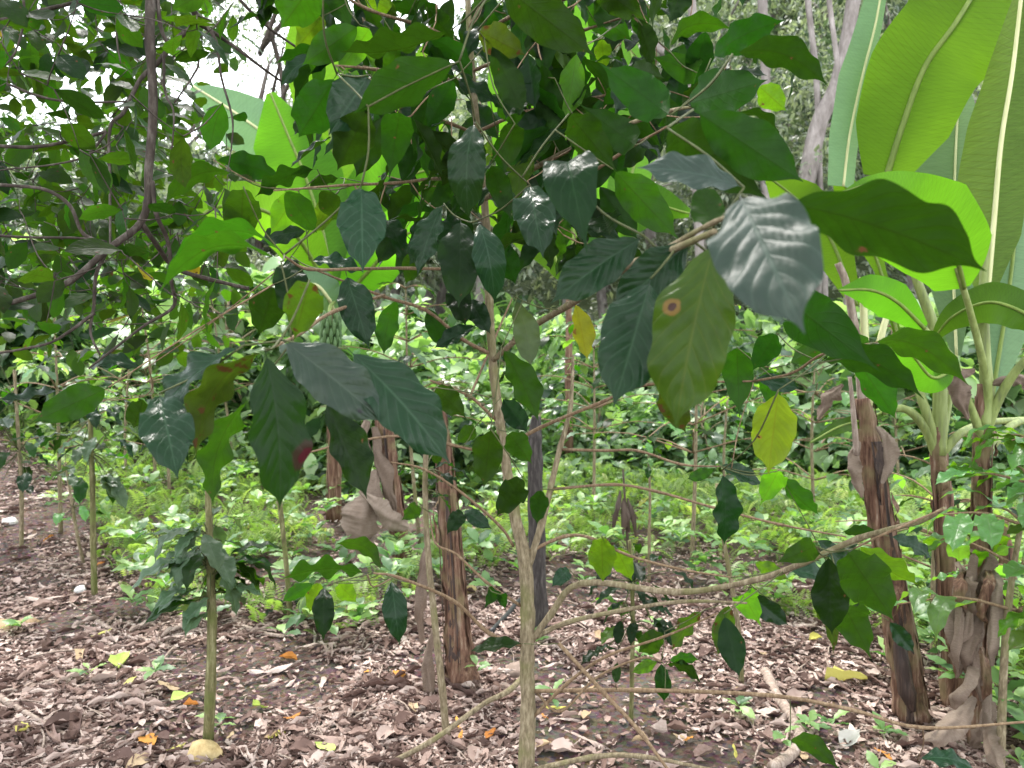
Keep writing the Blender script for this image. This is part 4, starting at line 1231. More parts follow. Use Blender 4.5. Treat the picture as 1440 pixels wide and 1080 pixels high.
scatter('foliage', ROUND_T[0], arr([r[0] for r in rest]), arr([r[1] for r in rest]), arr([r[2] for r in rest]), np.array([r[3] for r in rest]), NR.random(len(rest)), M['canopy'], over)
for kk, km in enumerate(('dark', 'dark', 'dark')):
    sub = inner[kk::3]
    scatter('foliage', COFFEE_T[kk * 2], arr([r[0] for r in sub]), arr([r[1] for r in sub]), arr([r[2] for r in sub]), np.array([r[3] for r in sub]), NR.random(len(sub)), M[km], coffee)
# unseen crown above the frame, spread wide and thickened to shade the foreground
n = 8200
pos = np.stack([NR.uniform(-5.5, 3.6, n), NR.uniform(-3.5, 5.6, n), NR.normal(0, .32, n)], 1)
pos[:, 2] += 4.7 + .18 * np.maximum(0, pos[:, 1] - 2)
scatter('foliage', SMALL_T[0], pos, vrand(n, .7, .7, .4, -.4), vrand(n, .4, .4, .2, .9), NR.uniform(.12, .22, n), NR.random(n), M['canopy'], over)

# ---------------------------------------------------------------- ground cover, litter
QUAD = ([(0, 0, 0), (-.2, .45, .05), (0, .5, 0), (.2, .45, .05), (0, 1, -.12)], np.array([(0, 2, 1), (0, 3, 2), (1, 2, 4), (2, 3, 4)]), [(.5, 0), (0, .5), (.5, .5), (1, .5), (.5, 1)])


def frond_template(npair=9):
    V, Fc, UV = [], [], []
    for i in range(npair):
        t = .12 + .85 * i / npair
        z = .28 * math.sin(t * 2.4)
        l = .30 * math.sin(math.pi * (.22 + .74 * t)) + .03
        for s in (-1, 1):
            o = len(V)
            V += [(0, t, z), (s * l * .5, t + .075, z + .03), (s * l, t + .08, z - .03), (s * l * .5, t + .005, z + .01)]
            UV += [(.5, t)] * 4
            Fc.append((o, o + 1, o + 2, o + 3) if s < 0 else (o, o + 3, o + 2, o + 1))
    return V, np.array(Fc), UV


FROND = frond_template()


def px_of(x, y, z):
    v = Vector((x, y, z)) - CAM
    dep = v.y * cP - v.z * sP
    up = v.y * sP + v.z * cP
    return 720 + F * v.x / dep, 540 - F * up / dep


def green_edge(px):
    """distance at which the weeds take over from leaf litter, by bearing"""
    return float(np.interp(px, [-300, 0, 110, 160, 230, 480, 560, 700, 800, 1000, 1060, 1200, 1320, 1440, 1800], [8.6, 7.4, 6.0, 4.7, 4.15, 4.0, 4.3, 5.0, 5.2, 4.9, 4.3, 4.1, 3.4, 2.9, 2.4]))


pos, ax, sc = [], [], []
tries = 0
while len(pos) < 22000 and tries < 400000:
    tries += 1
    y = 2.8 + 11 * RS.random() ** 1.25
    x = RS.uniform(-.78, .78) * y
    px, _ = px_of(x, y, 0)
    e = green_edge(px) + .7 * nz(x, y, 3, .9)
    if y < e: continue
    dens = nz(x, y, 8, .55)
    if dens < -.20 and y > e + .3: continue
    if RS.random() > sstep(0, .6, y - e) + .25: continue
    a = RS.uniform(0, 6.283)
    hh = RS.uniform(0, .20) * (1 + 1.6 * dens)
    pos.append((x, y, height(x, y) + hh))
    ax.append((math.cos(a), math.sin(a), RS.uniform(.1, 1.1)))
    sc.append(RS.uniform(.05, .11) if RS.random() < .65 else RS.uniform(.10, .19))
n = len(pos)
o = scatter('fern_ground_cover', FROND, np.array(pos), np.array(ax), np.tile([0, 0, 1.], (n, 1)) + vrand(n, .2, .2, .1), np.array(sc), np.clip(NR.beta(2, 2, n) * .9 + .1 * NR.random(n), 0, .999), M['fern'])
set_props(o, 'low bright green ferny weeds carpeting the ground behind the leaf litter', 'ground cover')
# sparse seedlings and broad weeds
pos, ax, sc = [], [], []
while len(pos) < 9500:
    y = 2.0 + 13 * RS.random() ** 1.6
    x = RS.uniform(-.8, .8) * y
    px, _ = px_of(x, y, 0)
    e = green_edge(px)
    inn = y > e - .4
    if not inn and RS.random() > .05: continue
    cx, cyy = x, y
    k = RS.randint(4, 7)
    h0 = RS.uniform(.02, .10) if not inn else RS.uniform(.05, .34)
    for j in range(k):
        a = j / k * 6.28 + RS.random()
        pos.append((cx, cyy, height(cx, cyy) + h0 + RS.uniform(-.02, .02)))
        ax.append((math.cos(a), math.sin(a), RS.uniform(-.2, .7)))
        sc.append(RS.uniform(.05, .10) if not inn else RS.uniform(.07, .16))
n = len(pos)
o = scatter('weed_ground_cover', SMALL_T[0], np.array(pos), np.array(ax), np.tile([0, 0, 1.], (n, 1)) + vrand(n, .2, .2, .1), np.array(sc), NR.random(n), M['weed'])
set_props(o, 'broad-leaved seedlings dotted over the soil and among the ferns', 'ground cover')


def dead_leaf_template(seed, ratio=None):
    rs = random.Random(seed)
    V, UV = [], []
    ratio = ratio or rs.choice([.16, .22, .28, .36])
    c1, c2, c3 = rs.uniform(-.8, .9), rs.uniform(-.3, .35), rs.uniform(-.6, .6)
    tw = rs.uniform(-.5, .5)
    nt, nu = 7, 2
    for i in range(nt + 1):
        t = i / nt
        w = max(.03, math.sin(math.pi * min(1, t ** .85)) ** .7) * rs.uniform(.65, 1.15) * ratio
        for j in range(-nu, nu + 1):
            u = j / nu
            x, z = u * w, c1 * u * u * w * 1.5
            a = tw * (t - .5)
            V.append((x * math.cos(a) - z * math.sin(a) + c3 * t * t * .5, t - .5, x * math.sin(a) + z * math.cos(a) + c2 * (t - .5) ** 2 * 1.6 + .04 * math.sin(t * 11 + u * 3 + seed)))
            UV.append((.5 + u / 2, t))
    k = 2 * nu + 1
    Fc = np.array([(i * k + j, i * k + j + 1, (i + 1) * k + j + 1, (i + 1) * k + j) for i in range(nt) for j in range(k - 1)])
    return V, Fc, UV


DEAD = [dead_leaf_template(s) for s in range(12)]
STRIP = [dead_leaf_template(100 + s, .035 + .02 * s) for s in range(4)]
DCHIP = ([(-.2, -.5, .02), (.22, -.3, .0), (.15, .5, .06), (-.16, .3, -.03)], np.array([(0, 1, 2, 3)]), [(0, 0), (1, 0), (1, 1), (0, 1)])


def litter_xy():
    while True:
        y = 1.9 + 9.5 * RS.random() ** 1.7
        x = RS.uniform(-.75, .75) * y
        px, _ = px_of(x, y, 0)
        e = green_edge(px)
        if y > e + .8 and RS.random() < .8: continue
        # patchy: bare soil round the coffee stem and at the bottom right
        if nz(x, y, 17, 1.3) + .4 * nz(x, y, 5, 4) < -.14 and RS.random() < .82: continue
        if .0 < x < 1.0 and y < 3.6 and RS.random() < .55: continue
        return x, y


parts = []


def lay(T, n, lo, hi, tilt, big=.06, mean=.5, sd=.26, lift=.02):
    xy = [litter_xy() for _ in range(n)]
    pos = np.array([(x, y, height(x, y) + .006 + lift * RS.random()) for x, y in xy])
    an = NR.uniform(0, 6.28, n)
    sc = NR.uniform(lo, hi, n) * (1 + .6 * (NR.random(n) < big))
    parts.append(scatter(None, T, pos, np.stack([np.cos(an), np.sin(an), NR.normal(0, tilt, n)], 1), vrand(n, tilt * 1.4, tilt * 1.4, .1, 1), sc, np.clip(NR.normal(mean, sd, n), 0, .99), None))


for T in DEAD:
    lay(T, 4200, .014, .052, .13, .05, .5, .24, .012)
for T in STRIP:
    lay(T, 1300, .04, .17, .05, .1, .6, .2, .02)
for T in DEAD[::2]:
    lay(T, 210, .055, .125, .07, 0, .62, .2, .02)
lay(DCHIP, 36000, .006, .028, .25, 0, .45, .3, .012)
off, PV, PF, PU, PR = 0, [], [], [], []
for V, Fc, UV, R in parts:
    PV.append(V); PU.append(UV); PR.append(R); PF.append(Fc + off)
    off += len(V)
o = obj('leaf_litter', mesh_np('leaf_litter', np.vstack(PV), np.vstack(PF), M['litter'], np.vstack(PU), np.concatenate(PR)))
set_props(o, 'carpet of small brown and pale dead leaves covering the forest floor', 'leaf litter', kind='stuff')
# twigs in the litter
tm = Merge()
for _ in range(420):
    x, y = litter_xy()
    a = RS.uniform(0, 6.28)
    l = RS.uniform(.05, .25)
    z = height(x, y) + .012
    tm.tube([Vector((x, y, z)), Vector((x + math.cos(a) * l * .5 + RS.uniform(-.02, .02), y + math.sin(a) * l * .5, z + .012)), Vector((x + math.cos(a) * l, y + math.sin(a) * l, z))], [.0045 * RS.uniform(.4, 1.2)] * 3, 4, 2)
o = tm.build('twig_litter', M['stick'])
set_props(o, 'thin dead twigs lying among the fallen leaves', 'twig litter', kind='stuff')

# fallen leaves one can pick out
fl_mesh = {}


def fallen(x, y, ln, kind, label, group=None, tilt=.15, idx=None, turn=None):
    idx = RS.randrange(12) if idx is None else idx
    if (idx, kind) not in fl_mesh:
        fl_mesh[(idx, kind)] = mesh_np('fallen_leaf', DEAD[idx][0], DEAD[idx][1], M[kind], DEAD[idx][2])
    o = bpy.data.objects.new('fallen_leaf', fl_mesh[(idx, kind)])
    C.objects.link(o)
    a = RS.uniform(0, 6.28) if turn is None else turn
    o.matrix_basis = Matrix.Translation((x, y, height(x, y) + .022)) @ Matrix.Rotation(a, 4, 'Z') @ Matrix.Rotation(RS.gauss(0, tilt), 4, 'X') @ Matrix.Rotation(RS.gauss(0, tilt), 4, 'Y') @ Matrix.Scale(ln, 4)
    set_props(o, label, 'fallen leaf', group)


for px, py, s, kind, lab in [
    (28, 1036, 42, 'yellowdead', 'yellow leaf standing on edge in the bottom left corner'),
    (462, 1060, 36, 'limedead', 'lime yellow leaf beside a small seedling at the bottom of the litter'),
    (393, 1038, 38, 'yellowdead', 'pale yellow leaf just below the small orange one, left of the coffee stem'),
    (411, 1018, 22, 'orange', 'small orange leaf touching a pale yellow leaf'),
    (646, 1027, 26, 'orange', 'bright orange leaf lying upright near the stake foot'),
    (648, 1043, 24, 'orange', 'orange-brown leaf just under the bright orange one by the stake'),
    (693, 1044, 24, 'orange', 'red-orange leaf lying alone left of the coffee stem foot'),
    (406, 932, 22, 'orange', 'orange leaf alone on the litter right of the mossy sapling'),
    (517, 950, 18, 'orange', 'little pale orange leaf in the middle of the litter'),
    (547, 967, 22, 'orange', 'orange leaf left of the dead banana trunk, nearer the camera of two'),
    (563, 957, 22, 'orange', 'orange-tan leaf beside the dead banana trunk, farther of two'),
    (366, 1001, 30, 'limedead', 'pale green leaf lying right of the mossy sapling'),
    (168, 940, 34, 'limedead', 'pale green-yellow leaf lying flat on the left litter'),
    (181, 966, 20, 'yellowdead', 'small pale yellow leaf below a pale green one on the left'),
    (252, 990, 30, 'limedead', 'bright lime leaf close left of the mossy sapling'),
    (267, 1001, 18, 'orange', 'tiny orange leaf beside the bright lime leaf'),
    (143, 896, 24, 'yellowdead', 'yellow leaf curled on the litter at far left'),
    (68, 762, 14, 'orange', 'small orange leaf under the leftmost young coffee'),
    (206, 1052, 30, 'orange', 'orange leaf at the bottom left below the pale dry leaves'),
    (247, 1063, 26, 'yellowdead', 'yellow leaf at the bottom edge left of the yellow stone'),
    (242, 974, 34, 'tan', 'tan leaf with folded sides left of the mossy sapling'),
    (15, 886, 62, 'tan', 'large tan banana leaf scrap at the left edge'),
    (783, 1004, 26, 'yellowdead', 'pale yellow leaf right of the coffee stem'),
    (765, 1015, 16, 'orange', 'small orange leaf close to the coffee stem foot'),
    (824, 978, 26, 'tan', 'tan pale leaf lying under the low branch right of the coffee stem'),
    (970, 1048, 20, 'orange', 'orange leaf on bare soil at the bottom right'),
    (1036, 1071, 28, 'yellowdead', 'yellow-brown leaf at the bottom edge right of the middle'),
    (1186, 966, 50, 'yellowdead', 'long pale yellow leaf in front of the split banana trunk'),
    (1246, 1068, 28, 'orange', 'orange leaf below the leaning banana trunk'),
    (788, 887, 26, 'tan', 'tan leaf behind the coffee stem by the grey trunk'),
    (345, 745, 18, 'yellowdead', 'yellow-brown leaf in the ferns behind the mossy sapling'),
    (140, 800, 18, 'orange', 'orange-yellow leaf on the soil behind the pale stone'),
    (900, 1050, 22, 'tan', 'tan leaf on the soil under the lowest coffee branch'),
    (1146, 905, 20, 'yellowdead', 'yellow leaf on the litter left of the leaning banana trunk'),
]:
    g = ground(px, py)
    fallen(g.x, g.y, s * g.y / F * 1.15, kind, lab, None, .25)
g = ground(1190, 1046)
fallen(g.x, g.y, .11, 'bleached', 'crumpled white bleached leaf lying before the leaning banana trunk', None, .3)
g = ground(150, 1020)
for k in range(190):
    x, y = litter_xy()
    y = 2.0 + (y - 1.9) * .45
    x = RS.uniform(-.72, .72) * y
    fallen(x, y, RS.uniform(.045, .10), 'litter' if k % 9 else 'tan', 'larger brown dead leaf lying loose on the forest floor', 'large dead leaves on the forest floor', .2)

# stones, sticks, pipe
def stone(px, py, wpx, mat, label, hr=.7):
    g = ground(px, py)
    r = wpx * g.y / F / 2
    import bmesh
    bm = bmesh.new()
    bmesh.ops.create_icosphere(bm, subdivisions=3, radius=1)
    sd = RS.uniform(0, 50)
    for v in bm.verts:
        f = 1 + .22 * noise.noise(v.co * 1.1 + Vector((sd, 0, 0))) + .06 * noise.noise(v.co * 4 + Vector((0, sd, 0)))
        v.co = Vector((v.co.x * r * f, v.co.y * r * f, v.co.z * r * f * hr))
    me = bpy.data.meshes.new('stone')
    bm.to_mesh(me); bm.free()
    for p in me.polygons: p.use_smooth = True
    me.materials.append(M[mat])
    o = obj('stone', me)
    o.location = g + Vector((0, 0, r * hr * .22))
    set_props(o, label, 'stone')


stone(288, 1072, 50, 'stone_y', 'rounded yellow stone at the foot of the mossy sapling', .95)
stone(113, 831, 17, 'stone_w', 'small white stone at the foot of the leftmost slim sapling')
stone(14, 737, 20, 'stone_w', 'pale stone at the left edge among the litter')
stone(662, 833, 18, 'stone_y', 'pale yellow stone between the dead banana trunk and the coffee stem')
stone(616, 1066, 14, 'stone_b', 'brown pebble near the foot of the thin stake')
stone(42, 970, 20, 'stone_b', 'brown stone half buried in the left litter')
stone(730, 948, 40, 'stone_b', 'dark clod of earth behind the coffee stem', .6)


def stick(pts, w0, w1, label, mat='stick', lift=.0):
    P = []
    for px, py in pts:
        g = ground(px, py)
        P.append(g + Vector((0, 0, lift + w0 * g.y / F / 2)))
    n = len(P)
    o = tube('stick' if mat != 'pipe' else 'water_pipe', P, [(w0 + (w1 - w0) * i / (n - 1)) * P[i].y / F / 2 for i in range(n)], M[mat], None, 8, .15 if mat != 'pipe' else 0, 6, RS.random() * 9)
    set_props(o, label, 'stick' if mat != 'pipe' else 'pipe')


stick([(1076, 952), (1092, 985), (1110, 1012), (1126, 1045), (1112, 1070), (1085, 1090)], 15, 17, 'thick crooked stick lying at the bottom right')
stick([(1106, 1072), (1130, 1046), (1154, 1022)], 9, 8, 'short pale stick crossing the thick crooked one')
stick([(-10, 982), (30, 1005), (70, 1028), (95, 1040)], 10, 6, 'pale split stick lying at the left edge')
stick([(136, 880), (170, 895), (210, 905), (240, 915)], 7, 5, 'grey stick lying across the left litter')
stick([(345, 886), (370, 896), (400, 900)], 7, 5, 'short pale stick below the ferns')
stick([(690, 895), (712, 870), (730, 850), (748, 838)], 8, 8, 'black plastic pipe lying behind the coffee stem', 'pipe')
# propped branch lower left of the stem
P = [ground(552, 1078) + Vector((0, 0, .01)), at(610, 1040, 2.62), at(680, 990, 2.66), at(720, 968, 2.7), ground(748, 960) + Vector((0, 0, .08))]
o = tube('stick', P, [.010, .0095, .009, .010, .010], M['bark'], None, 8, .15, 6)
set_props(o, 'long bent branch propped on the soil left of the coffee stem', 'stick')


# ---------------------------------------------------------------- saplings and young coffee with single leaves
def sapling(pts, w0, w1, label, cat='sapling', mat='mossbark', clusters=(), name='sapling', kind='dark', group=None):
    """pts in photo pixels, the first on the ground; clusters: (px, py, spread px, count, leaf px, kind)"""
    g = ground(*pts[0])
    d = g.y
    r = thing(name, label, cat, g, group)
    P = [g - Vector((0, 0, .03))] + [at(x, y, d) for x, y in pts[1:]]
    n = len(P)
    tube('stem', P, [(w0 + (w1 - w0) * i / (n - 1)) * d / F / 2 for i in range(n)], M[mat], r, 8, .15, 7, RS.random() * 9, .06)
    S = smooth_path(P, 10)
    for cx, cyy, sp, cn, lp, kd in clusters:
        c0 = at(cx, cyy, d)
        for k in range(cn):
            a = RS.uniform(0, 6.283)
            rad = sp * d / F
            q = min(S, key=lambda s: (s - c0).length)
            B = q + Vector((math.cos(a) * rad * RS.uniform(.1, .75), math.sin(a) * rad * RS.uniform(.1, .75), RS.uniform(-.7, .75) * rad))
            out = Vector((math.cos(a + RS.gauss(0, .4)), math.sin(a + RS.gauss(0, .4)), RS.uniform(-1.1, .05))).normalized()
            L_ = lp * d / F * RS.uniform(.75, 1.2)
            nn = Vector((out.x * .6, out.y * .6, 1))
            leaf_obj(r, B, B + out * L_, nn, 'coffee', RS.randrange(6), kd if RS.random() > .12 else 'mid')
            if (q - B).length > .01:
                tube('twig', [q, q.lerp(B, .5) + Vector((0, 0, .01)), B], [.003, .0025, .0016], M['twig_green'], r, 4, 0, 2)
    return r


sapling([(292, 1048), (296, 960), (298, 880), (296, 800), (294, 740), (292, 690)], 16, 8, 'mossy young tree stem with a collar of dark leaves, yellow stone at its foot', clusters=[(295, 800, 50, 14, 72, 'pale'), (296, 760, 46, 14, 62, 'pale'), (296, 815, 46, 12, 70, 'mid'), (296, 835, 40, 8, 62, 'pale')])
sapling([(133, 840), (131, 760), (130, 680), (128, 620), (126, 560)], 9, 6, 'slim grey young coffee with pale leaves, white stone at its foot', clusters=[(128, 640, 60, 20, 46, 'pale'), (126, 590, 55, 14, 42, 'gray'), (140, 850, 30, 5, 36, 'fresh')])
sapling([(408, 872), (404, 810), (396, 730), (388, 660), (385, 600)], 8, 6, 'thin pale stem rising below the blotched coffee leaf', clusters=[(408, 862, 26, 6, 34, 'dark'), (388, 620, 40, 8, 36, 'mid')])
sapling([(629, 1040), (622, 970), (612, 880), (602, 780), (598, 690), (600, 600)], 11, 7, 'thin bare stake-like stem in front of the dead banana trunk', mat='bark', clusters=[(600, 660, 40, 8, 40, 'dark'), (600, 690, 36, 4, 34, 'pale')])
sapling([(887, 1012), (889, 940), (890, 870), (888, 800), (885, 760)], 7, 5, 'small dark-leaved coffee seedling under the long right branch', cat='coffee seedling', clusters=[(886, 820, 70, 22, 42, 'dark'), (890, 880, 60, 10, 40, 'dark'), (888, 860, 40, 3, 40, 'lime')])
sapling([(1043, 965), (1040, 900), (1030, 830), (1018, 760), (1008, 680)], 8, 5, 'pale thin stem behind the long right branch, near its leafy end', mat='bark')
sapling([(913, 818), (913, 760), (914, 700), (912, 630)], 5, 3, 'thin upright stem with one yellow leaf in the middle clearing', mat='bark', clusters=[(913, 700, 8, 1, 24, 'yellow'), (912, 640, 30, 6, 26, 'fresh')])
sapling([(118, 792), (108, 750), (100, 700), (92, 650)], 5, 3, 'very thin leaning stem beside the slim grey young coffee', mat='bark', clusters=[(60, 720, 40, 8, 34, 'fresh'), (92, 655, 30, 6, 34, 'pale')])
sapling([(240, 728), (238, 690), (236, 640), (232, 580)], 5, 4, 'small coffee sapling left of the mossy stem, in front of the ferns', mat='bark', clusters=[(234, 600, 50, 12, 32, 'dark')])
sapling([(30, 770), (30, 690), (25, 600), (20, 520)], 6, 4, 'young coffee at the left edge with drooping grey-green leaves', mat='bark', clusters=[(26, 640, 70, 22, 40, 'gray'), (22, 560, 70, 18, 38, 'pale')])
sapling([(1366, 880), (1360, 820), (1352, 760), (1346, 700)], 5, 4, 'thin green stem between the banana trunks at right', mat='mossbark', clusters=[(1350, 720, 50, 10, 36, 'fresh')])
for px, py, tp, lab in [(1316, 905, 770, 'thin pale post-like stem left of the dried banana leaves'), (1020, 720, 560, 'slender far stem right of the coffee shrub, under the yellow leaf'), (178, 690, 520, 'slender far stem behind the leftmost saplings')]:
    sapling([(px, py), (px - 2, (py + tp) / 2), (px + 3, tp)], 4, 3, lab, mat='bark', clusters=[(px, tp + 20, 40, 9, 26, 'fresh')])

# withered plant hanging in the clearing
g = ground(885, 800)
wp = thing('withered_plant', 'withered plant with dark hanging leaves in the middle of the bright clearing', 'withered plant', g)
tube('stem', [g, at(880, 720, g.y), at(876, 660, g.y)], [.012, .01, .006], M['withered'], wp, 6)
for bx, by, tx, ty, w in [(872, 690, 862, 742, 10), (876, 700, 876, 752, 12), (882, 700, 894, 756, 12), (880, 706, 884, 748, 8)]:
    banana_leaf(wp, [(bx, by, g.y), ((bx + tx) / 2, (by + ty) / 2, g.y - .05), (tx, ty, g.y)], [2, w * .6, 2], [2, w * .6, 2], 'withered', None, .4, .3, .1, False, (3, 2), 14, 3, .6, 'dried_leaf')


def coffee_bush(root_xy, h, n_tiers, leaf_len, label, kinds, group=None, n_leaf=60, spread=.7, name='coffee_bush', tset='small', low=.25):
    x, y = root_xy
    g = Vector((x, y, height(x, y)))
    r = thing(name, label, 'coffee bush', g, group)
    lean = Vector((RS.gauss(0, .05), RS.gauss(0, .05), 1))
    tube('stem', [g - Vector((0, 0, .05)), g + lean * h * .5 + Vector((RS.gauss(0, .03), 0, 0)), g + lean * h], [.016, .012, .005], M['bark'], r, 7, .1, 6)
    per = max(2, n_leaf // (n_tiers * 4))
    for t in range(n_tiers):
        f = low + (1 - low) * t / max(1, n_tiers - 1)
        s0 = g + lean * h * f
        for b in range(4):
            a = b * 1.571 + t * .8 + RS.gauss(0, .25)
            ln = spread * (1.05 - .75 * (f - low) / (1 - low)) * RS.uniform(.75, 1.15)
            e = s0 + Vector((math.cos(a) * ln, math.sin(a) * ln, ln * RS.uniform(-.05, .3)))
            mid = s0.lerp(e, .5) + Vector((0, 0, .08 * ln))
            tube('branch', [s0, mid, e], [.006, .0045, .0025], M['twig'], r, 5, 0, 3)
            Sx = smooth_path([s0, mid, e], 8)
            for k in range(per):
                q = Sx[int((.3 + .7 * (k + .5) / per) * (len(Sx) - 1))]
                sd = 1 if k % 2 else -1
                aa = a + sd * RS.uniform(.5, 1.2)
                out = Vector((math.cos(aa), math.sin(aa), RS.uniform(-.95, .05))).normalized()
                leaf_obj(r, q, q + out * leaf_len * RS.uniform(.75, 1.2), Vector((out.x * .5, out.y * .5, 1)), tset, RS.randrange(3 if tset == 'small' else 9), RS.choice(kinds))
    return r


def xy_at(px, d):
    p = at(px, 500, d)
    return p.x, p.y


coffee_bush(xy_at(1420, 2.6), 1.16, 5, .19, 'young coffee bush with bright ribbed leaves at the right edge beside the banana stem', ['fresh', 'fresh', 'fresh', 'lime'], n_leaf=100, spread=.42, tset='coffee', low=.5)
coffee_bush(xy_at(1322, 3.6), 1.05, 5, .13, 'young coffee bush with glossy leaves between the leaning trunk and the dried leaves', ['fresh', 'dark', 'pale'], n_leaf=70, spread=.5, low=.4)
coffee_bush(xy_at(975, 5.2), 1.75, 6, .15, 'coffee bush with shiny ribbed leaves just behind the spotted yellow leaf', ['fresh', 'pale', 'mid'], n_leaf=110, spread=.85, low=.45)
coffee_bush(xy_at(835, 6.2), 1.7, 6, .16, 'dark coffee bush right of the coffee stem, behind its forked side shoot', ['fresh', 'pale', 'mid'], n_leaf=100, spread=.9, low=.5)
coffee_bush(xy_at(80, 5.6), 1.75, 6, .15, 'grey-green coffee bush behind the leftmost saplings', ['fresh', 'pale', 'mid'], n_leaf=110, spread=.9, low=.35)
coffee_bush(xy_at(215, 6.6), 1.9, 6, .15, 'dark coffee bush behind the gap between the two left saplings', ['fresh', 'pale', 'mid'], n_leaf=100, spread=.9, low=.4)
coffee_bush(xy_at(330, 7.6), 2.0, 6, .16, 'taller coffee bush behind the mossy sapling', ['fresh', 'pale', 'mid'], n_leaf=100, spread=.95, low=.4)
coffee_bush(xy_at(1150, 6.0), 1.6, 6, .15, 'leafy bush left of the leaning banana trunk, in the background', ['fresh', 'mid', 'pale'], n_leaf=110, spread=.8, low=.3)
coffee_bush(xy_at(1270, 7.2), 1.7, 6, .16, 'leafy bush framed between the leaning trunk and the banana stems', ['fresh', 'mid', 'pale'], n_leaf=100, spread=.9, low=.3)
coffee_bush(xy_at(590, 5.8), 1.95, 6, .15, 'pale coffee bush behind the two brown banana trunks', ['pale', 'fresh', 'dark'], n_leaf=90, spread=.8, low=.5)


# farther bushes: a crown of many leaves in one mesh, shared between copies
def crown_mesh(nl, leaf, spread, h, mat, seed, tmpl=SMALL_T[0], clumps=26, flat=1.0):
    rng = np.random.default_rng(seed)
    cl = np.stack([rng.normal(0, .42, clumps), rng.normal(0, .42, clumps), rng.uniform(-.5, .5, clumps)], 1)
    cl[:, :2] *= spread
    cl[:, 2] *= h * flat
    rad = spread * rng.uniform(.14, .30, clumps)
    w = rng.integers(0, clumps, nl)
    dv = rng.normal(0, 1, (nl, 3))
    dv /= np.linalg.norm(dv, axis=1, keepdims=True)
    pos = cl[w] + dv * (rad[w] * rng.uniform(.5, 1, nl) ** .6)[:, None] * np.array([1, 1, .7])
    axis = dv * .7 + rng.normal(0, .5, (nl, 3)) + np.array([0, 0, -.45])
    nrm = rng.normal(0, .35, (nl, 3)) + dv * .35 + np.array([0, 0, .8])
    sc = leaf * rng.uniform(.6, 1.3, nl)
    V, Fc, UV = np.array(tmpl[0], np.float32), np.array(tmpl[1]), np.array(tmpl[2], np.float32)
    axis /= np.linalg.norm(axis, axis=1, keepdims=True)
    nrm -= axis * (nrm * axis).sum(1, keepdims=True)
    nrm /= np.linalg.norm(nrm, axis=1, keepdims=True) + 1e-9
    X = np.cross(axis, nrm)
    W = (V[None, :, 0, None] * X[:, None] + V[None, :, 1, None] * axis[:, None] + V[None, :, 2, None] * nrm[:, None]) * sc[:, None, None] + pos[:, None]
    k = len(V)
    FF = (Fc[None] + (np.arange(nl) * k)[:, None, None]).reshape(-1, Fc.shape[1])
    rn = np.clip(rng.normal(.36, .24, clumps)[w] + rng.normal(0, .15, nl), 0, .62)
    return mesh_np('crown', W.reshape(-1, 3), FF, mat, np.tile(UV, (nl, 1)), np.repeat(rn, k))


BUSH = [crown_mesh(520, (.20, .26, .23, .17, .30)[i], .95, 1.3, M['bush'], 60 + i, SMALL_T[i % 3], 15) for i in range(5)]
TREE = [crown_mesh(5200, .20, 2.4, 3.2, M['forest'], 80 + i, QUAD, 46) for i in range(5)]
FINE = [crown_mesh(6500, .085, 2.6, 1.5, M['forest'], 95, QUAD, 60)]


def stem_mesh(h, r0, r1, mat, seed, wob=.15, limbs=3, spread=1.2):
    rs = random.Random(seed)
    mg = Merge()
    P = [Vector((0, 0, -.3)), Vector((rs.gauss(0, wob), rs.gauss(0, wob), h * .4)), Vector((rs.gauss(0, wob), rs.gauss(0, wob), h * .75)), Vector((0, 0, h))]
    mg.tube(P, [r0, r0 * .85, r0 * .65, r1], 9, 6, .12)
    for k in range(limbs):
        a = rs.uniform(0, 6.28)
        f = rs.uniform(.55, .95)
        s = Vector((0, 0, h * f))
        e = s + Vector((math.cos(a) * spread, math.sin(a) * spread, h * .22))
        mg.tube([s, s.lerp(e, .5) + Vector((0, 0, .1 * h * .3)), e], [r1 * 1.1, r1 * .8, r1 * .3], 6, 4)
    return mesh_np('trunk', [tuple(v) for v in mg.V], mg.F, mat, mg.U)


BSTEM = [stem_mesh(1.3, .025, .01, M['bark'], i, .05, 5, .5) for i in range(2)]
FSTEM = stem_mesh(5.5, .07, .04, M['darkbark'], 31, .3, 7, 1.9)
TSTEM = [stem_mesh(5.5, .16, .07, M['palebark'], 10 + i, .25, 5, 1.8) for i in range(3)]


def plant_copy(name, label, cat, group, x, y, stem, crown, s, cz, sxy=1.0, stem_s=None):
    g = Vector((x, y, height(x, y)))
    r = thing(name, label, cat, g, group)
    a = RS.uniform(0, 6.28)
    o = bpy.data.objects.new('trunk' if cat == 'tree' else 'stem', stem)
    C.objects.link(o); o.parent = r
    o.matrix_basis = Matrix.Rotation(a, 4, 'Z') @ Matrix.Diagonal((s, s, stem_s or s, 1))
    o = bpy.data.objects.new('crown', crown)
    C.objects.link(o); o.parent = r
    o['kind'] = 'stuff'
    o.matrix_basis = Matrix.Translation((0, 0, cz)) @ Matrix.Rotation(a * 1.7, 4, 'Z') @ Matrix.Diagonal((s * sxy, s * sxy, s, 1))
    return r


